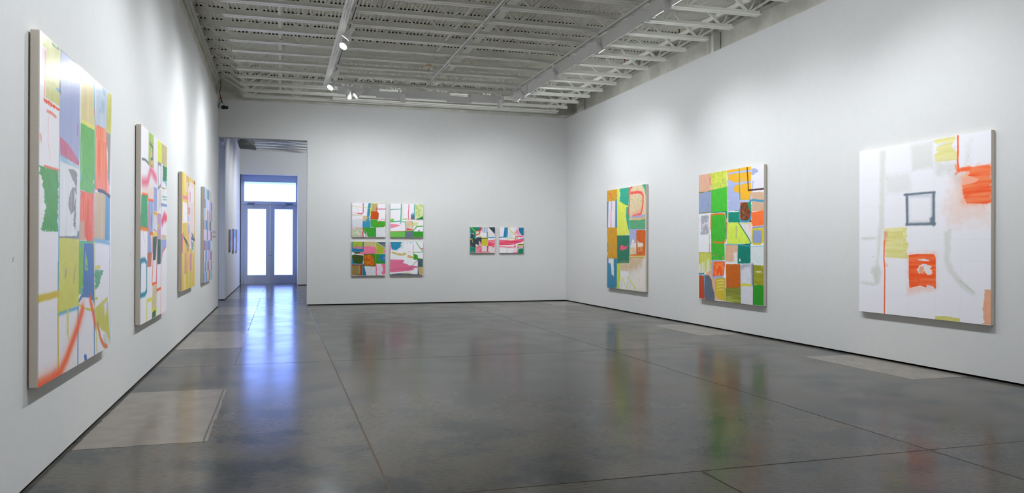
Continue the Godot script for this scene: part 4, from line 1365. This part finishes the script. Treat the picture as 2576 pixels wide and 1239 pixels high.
		["m","e9e8dc",[4,728,181,669,209,760,138,792,10,796],"ccd060",50,2,6],
		["f","e3b598",[219,689,214,762,149,787,105,808,280,993,445,996,449,827,279,828],4,5,0],
		["l","3f90b6",[6,798,49,801,89,796,108,834,106,978],2.45,0.29,100],
		["m","d2402a",[6,810,94,814,106,998,8,999],"b8502a",50,2,2],
		["f","647080",[111,808,182,809,225,840,236,890,274,949,274,999,112,999],4,4,0],
		["f","aab2d4",[222,686,433,688,443,720,413,814,454,822,450,998,440,999,439,823,236,829],1,3,0],
		["m","ff5a1e",[246,701,433,692,438,725,423,801,247,812],"ff8e4e",50,0,5],
		["f","d4bc34",[284,831,393,820,442,823,440,994,342,985,285,948],3,5,0],
		["l","efe6b0",[316,848,373,837,424,840],1.44,0.43,85],
		["l","efe6b0",[316,871,373,860,424,863],1.44,0.43,85],
		["l","efe6b0",[316,896,373,884,424,887],1.44,0.43,85],
		["l","efe6b0",[316,921,373,909,424,912],1.44,0.43,85],
		["f","c8a2a0",[246,647,283,648,278,653,251,654],4,4,0],
		["f","e890a8",[392,662,418,654,423,666,402,672],3,4,0],
		["l","c06a50",[256,613,251,643,314,647],1.15,0.43,70],
		["f","e3b898",[442,566,634,566,637,702,443,710],2,4,0],
		["f","eae6e8",[576,626,622,619,635,702,453,710,453,688,513,697,582,688],10,3,0],
		["f","058070",[637,564,820,557,823,701,636,707],3,4,0],
		["f","e8ecec",[656,673,672,666,682,689,658,692],6,4,0],
		["l","58a8c0",[452,563,648,565,723,571,806,580],1.73,0.58,80],
		["l","58b0c8",[815,580,1000,578],1.44,0.43,60],
		["f","dfe4e8",[824,583,1000,583,1000,709,825,708],4,4,0],
		["s","cfe6e2",[887,670,991,614,1000,686,940,706],8,60],
		["f","cb681c",[453,715,673,710,678,882,464,893],3,5,0],
		["l","58a0b8",[682,715,686,999],1.15,0.29,100],
		["f","8a8f3a",[454,893,678,882,684,1000,455,998],2,12,1],
		["m","6a7020",[465,959,679,933,681,999,460,998],"a8b048",50,1,0],
		["f","dcdce6",[689,713,856,707,858,1000,686,1000],2,3,0],
		["s","8f98a6",[689,710,856,707,857,855,839,846,832,717,743,728,689,748],4,75],
		["l","7c8698",[847,712,853,850],3.6,1.08,85],
		["l","d6d83e",[686,866,725,858,821,860],3.24,0.43,100],
		["m","9a9c26",[861,712,1000,713,999,853,861,854],"a8a838",50,1,4],
		["f","eae8e0",[888,758,958,757,996,759,923,765],4,4,0],
		["f","2f9a28",[861,855,1001,854,1000,998,862,999],2,4,0],
		["l","5a6a2a",[861,714,860,999],1.44,0.22,90],
	],
	"R3": [
		["l","c9c7d2",[212,0,226,998],0.17,0.05,36],
		["l","c9c7d2",[427,6,450,152,425,988],0.17,0.05,36],
		["l","c9c7d2",[609,6,617,283,622,560,628,1000],0.17,0.05,36],
		["l","c9c7d2",[783,216,781,371,815,561,799,997],0.17,0.05,36],
		["l","c9c7d2",[2,184,217,188],0.17,0.05,36],
		["l","c9c7d2",[2,352,210,354],0.17,0.05,36],
		["l","c9c7d2",[216,157,453,161,616,158],0.17,0.05,36],
		["l","c9c7d2",[231,293,403,295],0.17,0.05,36],
		["l","c9c7d2",[623,370,994,373],0.17,0.05,36],
		["l","c9c7d2",[0,563,178,564],0.17,0.05,36],
		["l","c9c7d2",[622,560,1001,560],0.17,0.05,36],
		["l","c9c7d2",[233,882,425,878],0.17,0.05,36],
		["l","c9c7d2",[632,815,823,815],0.17,0.05,36],
		["l","c9c7d2",[815,671,1001,672],0.17,0.05,36],
		["s","dcdcd6",[188,21,233,21,227,151,221,477,171,681,163,812,131,802,163,632,174,452,179,476,183,186],2.5,75],
		["s","d4d6d0",[17,543,90,536,178,542,123,553,21,552],1.5,80],
		["s","d4d6d0",[119,720,171,708,202,756,179,822,108,836,9,821,13,811,132,819,147,802,111,748],2.5,75],
		["s","dededa",[440,10,604,14,610,157,453,157],3,80],
		["s","dededa",[230,170,434,173,441,280,237,281],4,55],
		["s","dededa",[692,516,739,497,731,672,756,720,817,776,906,843,888,856,787,801,725,741,690,673],2.5,85],
		["l","6a8a78",[796,777,897,838],0.36,0.14,60],
		["s","deded8",[845,52,871,38,866,147,834,165],5,50],
		["m","e9e198",[609,5,763,1,770,21,736,52,777,87,779,132,625,130,616,87,651,73,625,65,639,45,682,28,628,28],"ece4a4",50,1,8],
		["f","e4e2ea",[628,32,679,28,763,33,696,36,639,44],8,4,0],
		["f","e4e2ea",[766,56,739,59,761,68,770,68],5,4,0],
		["s","d6d4d0",[622,132,775,138,764,197,634,204],5,60],
		["s","cfcac8",[736,212,845,204,829,263,780,268],6,60],
		["s","f4cfc0",[764,236,999,218,1002,459,737,473,709,385],14,60],
		["s","ffa888",[808,235,855,188,999,185,999,378,813,372],6,85],
		["m","ff6232",[807,176,897,179,997,173,999,369,969,378,845,368,819,313,818,270,898,263,928,245,856,222,866,200,802,194],"ff8a5c",50,1,10],
		["l","ff5a24",[784,2,785,88,783,143,791,191],1.73,0.43,100],
		["l","ff7a4a",[770,159,778,186,791,191,769,207],1.8,1.15,80],
		["l","ff6a3a",[791,189,861,183],3.6,1.8,90],
		["l","6e7c8c",[390,296,503,295,622,295],2.16,0.86,100],
		["l","6e7c8c",[409,297,413,468],3.17,1.01,100],
		["l","6e7c8c",[614,305,614,474],3.31,1.15,100],
		["l","6e7c8c",[406,468,623,470],2.59,1.01,100],
		["s","6e7c8c",[585,437,614,425,617,472,588,469],1.5,95],
		["l","8a97a6",[418,302,422,459,605,462,602,313,422,304],2.16,2.88,35],
		["m","e4dc8c",[228,487,406,481,413,532,402,563,424,584,406,631,426,651,417,668,232,661],"ebe4a8",50,1,10],
		["s","d0b890",[220,502,259,503,255,535,224,545],2,75],
		["l","ff6030",[224,562,221,669,229,734,226,998],1.58,0.43,100],
		["l","ff8a60",[232,519,226,578],2.88,2.16,70],
		["l","ff9a78",[225,691,248,712],1.8,1.44,60],
		["s","fbb49c",[421,636,632,629,639,832,418,874],5,45],
		["m","fd5a26",[426,646,494,639,615,637,630,657,632,833,609,816,566,811,559,826,515,816,432,836,426,770],"ff7c4c",45,1,3],
		["f","efe3e4",[494,670,549,664,586,675,576,679,508,676],6,4,0],
		["f","efe3e4",[532,693,562,696,602,709,589,715,606,734,599,754,569,756,546,736,525,747,501,750,489,732,505,706],9,3,0],
		["f","f6a888",[508,711,539,706,542,751,505,747],8,6,0],
		["f","f0d8d4",[566,811,609,816,632,834,559,827],3,4,0],
		["l","fa8a60",[432,791,495,794,629,793],0.72,0.43,60],
		["l","e84a1c",[494,768,505,801],0.86,0.29,80],
		["f","eeb190",[963,819,979,815,1003,817,1004,999,943,999,966,985,955,977,949,919,957,882],7,4,0],
		["f","d6d07c",[626,982,694,976,799,980,805,999,626,1000],4,4,0],
		["f","5a5a5a",[1071,787,1074,787,1074,790,1071,791],2,4,0],
		["f","5a5a5a",[727,183,731,183,731,186,727,186],2,4,0],
		["f","5a5a5a",[854,120,857,121,857,124,854,123],2,4,0],
		["f","5a5a5a",[243,189,247,189,247,193,243,192],2,4,0],
		["f","5a5a5a",[106,755,111,755,111,759,106,759],2,4,0],
		["f","5a5a5a",[125,657,129,657,129,661,125,661],2,4,0],
	],
	"QA": [
		["l","eadfd0",[123,131,170,196,203,270],1.86,1.24,60],
		["f","dcd8c8",[1,321,312,325,313,382,1,386],6,5,1],
		["f","d8dbe2",[2,490,303,467,309,711,3,719],4,4,0],
		["l","e8c8dc",[30,461,247,453],0.93,0.62,80],
		["l","e0406a",[330,-3,331,165,329,278,293,311,161,304],1.61,0.31,100],
		["l","ec80a0",[1,291,161,304],0.74,0.37,80],
		["f","e8ecf2",[354,-1,487,-3,445,370,341,362,350,193],2,4,0],
		["f","3a92bc",[491,-3,558,-5,531,369,443,375,463,115],2,6,2],
		["f","dcdc4c",[558,-2,598,-1,578,208,554,284,545,374,521,374,535,237],3,4,0],
		["l","d3d55a",[558,8,1006,1],0.99,0.12,100],
		["l","c8d268",[0,91,179,111,540,153],0.93,0.31,100],
		["f","bfa872",[591,18,759,15,755,252,564,246,582,160],3,7,0],
		["l","c83a58",[731,169,884,169,1007,162],1.61,0.31,100],
		["l","c83a58",[735,105,731,243],1.12,0.5,100],
		["f","3a92bc",[313,532,445,370,550,378,546,718,309,716],3,5,0],
		["f","d8b888",[322,377,398,373,403,531,313,532],5,6,0],
		["f","cfb882",[403,390,464,408,460,464,417,484,408,531,427,588,398,541],8,4,0],
		["f","d8b080",[488,389,536,374,536,530,508,530,503,454],8,4,0],
		["f","c7531a",[559,244,731,238,796,289,791,403,775,479,552,477],3,4,0],
		["f","dc3a5a",[732,461,779,460,775,493,741,484],3,4,0],
		["f","49a932",[550,482,741,484,761,527,972,526,1001,561,999,666,934,705,733,716,553,699],4,8,1],
		["l","a85a34",[747,711,770,612,818,526],1.24,0.25,100],
		["l","f08098",[818,526,885,470,943,472,996,500],0.99,0.31,100],
		["l","f07a9a",[1005,314,993,495,999,723],1.24,0.62,100],
		["f","3f9e35",[314,716,709,715,705,996,467,993,447,946,433,823,424,913,367,918,361,786,333,749],4,6,2],
		["l","2f80b0",[711,717,707,996],1.24,0.12,100],
		["f","dfe0e4",[718,726,1006,718,993,994,716,996],2,3,0],
		["m","b9bf9e",[5,762,116,737,309,744,320,994,6,996],"d2d4c0",50,0,3],
		["l","e890b4",[3,741,144,727,314,735],1.49,0.5,90],
		["l","e0406a",[323,754,343,805,319,900,334,999],2.48,0.31,100],
		["f","5a5a4a",[395,937,423,899,429,993,400,993],8,4,0],
	],
	"QB": [
		["l","18967a",[330,1,326,164,321,317,314,508,182,534,4,542],1.74,0.31,100],
		["l","18967a",[3,179,132,165,316,159],1.12,0.25,100],
		["l","189078",[293,589,327,538,463,537,468,803],1.49,0.31,100],
		["l","dfe2d0",[373,10,365,450],3.1,1.86,60],
		["l","ee5a7a",[560,1,554,140,542,313,555,466],1.49,0.31,100],
		["l","f08aa0",[433,449,569,452,628,465],1.86,1.24,70],
		["l","18967a",[736,3,726,137,733,445],1.49,0.25,90],
		["m","b9d07a",[748,7,994,2,995,383,765,459],"d8e0b0",50,0,2],
		["f","0f8448",[760,464,995,364,995,462],2,4,0],
		["l","ee5a6a",[706,474,863,481,995,470],0.99,0.5,80],
		["f","6b7688",[618,350,727,325,730,464,620,465],3,4,0],
		["f","3a98c0",[618,326,647,283,666,311,681,225,710,301,725,320,623,350],6,4,0],
		["f","74d048",[4,460,85,446,119,482,90,525,4,541],6,4,0],
		["l","9ada5a",[327,462,492,460],1.49,0.5,100],
		["f","f58aaa",[4,602,182,617,318,644,144,701,14,738],3,4,1],
		["l","f8b0c4",[318,634,424,593,395,545],0.62,0.19,80],
		["m","d8c48e",[484,515,672,503,676,714,485,721],"e4cdb0",50,0,3],
		["f","e06a6a",[485,721,668,743,668,796,485,803],10,8,0],
		["f","dede98",[687,551,853,549,805,665,689,666],6,6,0],
		["l","7a7a60",[675,522,680,796],0.74,0.37,80],
		["l","4aa83a",[697,796,805,670,996,663],1.98,0.19,100],
		["f","3f7a6a",[844,794,874,775,908,813,844,818],6,4,0],
		["l","d8403a",[5,834,357,823,439,813],1.24,0.5,100],
		["f","d8403a",[386,823,439,811,435,856,396,851],6,4,0],
		["f","74c458",[2,840,444,822,445,999,3,1002],2,4,1],
		["f","3a9c32",[444,812,697,800,717,827,1000,822,997,995,445,999],1,4,0],
		["f","6a7a8c",[473,836,673,831,686,997,474,999],1,4,0],
	],
	"QC": [
		["f","2a7a9e",[1,0,355,0,353,300,2,301],1,5,0],
		["f","a2b83c",[22,2,324,2,321,142,23,157],2,7,0],
		["f","d080a8",[18,161,324,142,320,208,169,216,122,199,23,199],7,5,1],
		["l","b84a3a",[136,142,168,109],1.12,0.31,100],
		["f","c8bb84",[357,0,708,0,714,135,490,131,357,141],2,6,0],
		["f","ea7a9a",[355,141,490,131,699,140,723,187,729,353,415,356,353,387,169,359,311,307,356,292],3,5,0],
		["f","5f6c7e",[718,3,1004,4,1001,187,958,168],1,5,0],
		["f","aab436",[713,12,997,196,939,272,968,348,729,358,728,197],2,6,0],
		["l","e8e8ee",[718,7,1001,189],0.74,0.12,100],
		["l","b0b6c4",[910,116,948,77,972,92,968,149],0.87,0.5,80],
		["f","ea80a4",[1001,215,1005,339,939,329,925,291],4,4,0],
		["f","3c5424",[28,302,311,302,198,349,113,359],4,4,0],
		["f","3c5424",[5,401,75,377,217,392,347,406,345,557,312,646,62,645,5,471],3,5,0],
		["f","2a84ac",[1,471,62,645,-1,669],2,4,0],
		["l","2a84ac",[-1,661,350,658],1.86,0.19,100],
		["f","eae6ea",[5,307,89,330,56,368,5,382],5,4,0],
		["m","3f8f2c",[353,354,710,351,713,730,374,728,354,670],"8a5a1c",50,2,2],
		["m","c05a14",[377,396,548,387,653,481,663,661,606,699,383,698],"d4761e",50,0,5],
		["f","36902a",[715,363,1005,358,1003,653,716,652],1,5,0],
		["f","2a7ea8",[829,396,1005,377,1003,619,912,586,835,491],3,4,0],
		["f","2a84b4",[753,472,796,500,854,572,825,567,768,519],3,4,0],
		["s","c880b0",[940,462,1002,424,1005,520,950,519],3,80],
		["f","a8481a",[1,673,314,674,313,990,2,988],2,6,0],
		["m","a8965a",[6,716,246,698,252,952,12,983],"8a7a4a",50,2,4],
		["f","22769c",[317,660,359,660,436,996,318,995],1,4,0],
		["f","d6d8de",[374,734,711,732,710,995,436,993],1,3,0],
		["f","e2d4e0",[718,661,1003,653,1000,995,720,993],1,3,0],
		["f","ea7096",[883,657,1003,653,1004,938,961,981,879,933,941,824],12,6,0],
		["l","e85a86",[716,671,731,823,721,917,741,993],1.86,0.62,100],
	],
	"QD": [
		["s","a8d0de",[7,0,381,-2,363,157,190,273,27,244],5,60],
		["f","2f8cb4",[5,0,352,-2,304,90,324,148,237,205,190,244,46,225,31,120],8,5,0],
		["f","ea86a4",[-3,91,21,101,17,359,0,350],3,4,0],
		["f","c89a4a",[295,71,324,61,338,119,314,109],5,4,0],
		["f","3a96b8",[382,22,411,22,408,43,386,42],6,4,0],
		["f","3a96b8",[503,26,532,25,528,47,507,45],6,4,0],
		["f","3a96b8",[595,18,624,18,621,39,599,38],6,4,0],
		["f","3a96b8",[654,5,683,5,679,27,657,25],6,4,0],
		["m","cdb468",[22,340,75,297,248,330,363,354,421,301,499,359,499,388,363,416,219,397,75,349],"e0d2a0",50,0,8],
		["m","cfaa4a",[518,407,576,388,703,455,703,498,518,465],"dcc684",50,1,8],
		["f","d8b870",[537,282,571,282,566,310,542,306],4,4,0],
		["l","f07a92",[566,305,629,306],0.62,0.12,100],
		["l","ee6a8e",[694,69,697,194,691,291,700,339],1.12,0.31,100],
		["f","ea7c9c",[921,184,1003,169,1000,234,966,228],3,4,0],
		["l","5ab03a",[784,1,907,184,995,302],1.49,0.12,100],
		["l","4aa84a",[712,310,995,305],1.24,0.12,100],
		["f","3f9c2c",[707,305,722,354,800,387,837,402,839,484,918,502,996,505,994,523,830,537,708,532],4,4,0],
		["f","e6749a",[4,560,47,527,219,532,383,537,436,566,384,628,519,672,568,705,840,735,831,779,694,793,738,817,675,855,365,892,39,916,0,885],3,6,1],
		["l","dd4a70",[4,579,28,536],1.55,0.5,100],
		["l","d85a82",[86,800,694,795],0.62,0.25,80],
		["l","6a7884",[505,879,675,716,840,537],0.99,0.19,100],
		["f","54626c",[854,523,994,513,992,746,860,755,865,861,900,978,929,997,1,995,-1,967,269,944,501,946,753,972,836,967,840,755,835,542],2,4,0],
		["l","4aa83a",[855,753,992,751],0.87,0.12,100],
		["m","c49a52",[870,765,992,760,990,968,959,997,914,987,885,881],"d4b478",50,0,3],
		["s","e0c890",[375,907,597,889,617,947,385,945],3,60],
	],
	"QE": [
		["f","178a6e",[2,-1,467,0,464,130,243,141,230,207,227,451,158,446,154,241,9,231],1,5,0],
		["f","3a8aae",[9,237,54,242,49,452,9,452],2,4,0],
		["f","3b4856",[54,242,154,285,158,449,244,449,250,396,457,392,463,461,464,638,446,694,337,716,228,639,225,778,5,773,4,480],2,5,0],
		["m","a8b0cc",[473,0,692,3,658,215,479,205],"d4d8e4",50,2,3],
		["l","e03c4e",[402,28,404,128,381,217,347,284,238,307],2.79,0.5,100],
		["l","e03c4e",[238,154,393,145],1.98,0.31,100],
		["l","d83c50",[83,253,141,297],1.86,0.5,100],
		["l","cfcf3c",[42,10,255,207,463,407,711,406,706,3],1.61,0.12,100],
		["f","2a84ac",[672,181,699,181,700,398,676,387],3,4,0],
		["f","3b4856",[739,2,1006,-1,1007,278],1,4,0],
		["f","e6e4ee",[721,14,1007,290,1005,379,723,359],1,4,0],
		["l","2a84ac",[726,392,845,405,1005,396],1.86,0.31,100],
		["f","2f3a48",[457,422,717,420,715,448,461,450],1,4,0],
		["f","d0c43a",[463,461,717,459,709,726,458,722],2,6,0],
		["l","d8a03a",[613,549,718,548],1.24,0.93,70],
		["m","ee4a68",[720,503,1002,479,1003,714,721,732],"f58aa0",45,1,3],
		["f","f2a0b0",[348,539,388,539,446,638,447,722,349,722],5,4,0],
		["f","e0dcc8",[233,639,314,705,326,728,234,745],4,4,0],
		["f","3b4856",[320,728,458,727,458,755,314,744],2,4,0],
		["f","cfb8a8",[225,745,997,725,992,995,226,996],2,4,0],
		["m","f0788e",[225,761,458,749,465,994,226,994],"e8a0b0",50,1,3],
		["f","ecd8e0",[475,738,678,737,673,949,476,949],4,4,0],
		["l","e03a54",[707,737,705,938],2.48,0.62,100],
		["l","ee6a84",[465,960,800,954],1.86,0.93,100],
		["f","ecd8de",[741,737,997,770,992,993,742,949],4,4,0],
		["l","d83448",[910,759,956,756],2.48,0.74,100],
		["l","e03a54",[395,938,442,949,430,838],1.55,0.74,80],
		["f","178a6e",[5,779,222,778,223,996,3,996],1,5,0],
		["f","e04a58",[51,941,137,936,134,965,51,965],3,4,0],
		["l","d0b83a",[93,507,113,596],1.24,0.31,100],
		["l","dcd23c",[4,472,84,459],2.17,0.37,100],
		["l","b0a040",[10,729,68,729],1.24,0.5,70],
	],
	"QF": [
		["f","2f86b0",[208,-5,344,-1,348,162,339,365,257,405,162,377,185,197],5,8,2],
		["l","2f86b0",[0,392,174,379,257,376],2.17,0.5,100],
		["s","cfe0e4",[345,196,504,195,529,386,363,454,339,365],5,60],
		["l","cfd83e",[350,-1,683,351],1.61,0.12,100],
		["l","dcd2c4",[350,185,457,189,528,273,511,408],0.62,0.19,70],
		["s","f08aa4",[765,12,682,114,635,216,718,294,861,316,933,304,813,192],5,85],
		["f","2a7ca4",[795,6,1006,3,1005,303,933,304,837,214,801,90],3,5,0],
		["l","ee5a7a",[650,464,683,373,790,344,963,340],2.36,0.5,100],
		["f","2f80b0",[713,407,742,395,766,418,737,438],3,4,0],
		["l","2f80b0",[868,417,993,422],1.24,0.5,80],
		["l","cfd83e",[316,488,318,421,707,418],1.36,0.12,100],
		["m","ee4868",[1,485,222,489,482,510,719,469,999,445,999,541,815,598,624,655,388,701,1,703],"f4829a",40,1,3],
		["l","f07a92",[2,748,317,775,601,768],2.48,0.62,100],
		["l","e03a54",[625,751,660,757],3.1,0.62,100],
		["l","ee5a78",[636,633,642,723],1.86,0.62,100],
		["l","cfd83e",[315,780,315,999],1.36,0.12,100],
		["l","cfd83e",[739,999,749,661,1000,642],1.49,0.12,100],
		["f","1f1f22",[779,660,994,659,994,690,779,689,777,813,750,813],1,4,0],
		["f","1a8862",[786,830,976,823,976,716,1000,710,995,999,750,999],2,5,0],
		["l","cfd83e",[785,706,1000,705],1.24,0.12,100],
		["f","e6b4c4",[779,711,976,722,976,823,786,824],3,4,0],
		["m","f0708c",[560,971,697,954,750,858,780,869,745,999,566,999],"f49ab0",45,0,6],
		["s","f4c0cc",[577,802,744,802,744,993,578,994],8,55],
	],
}
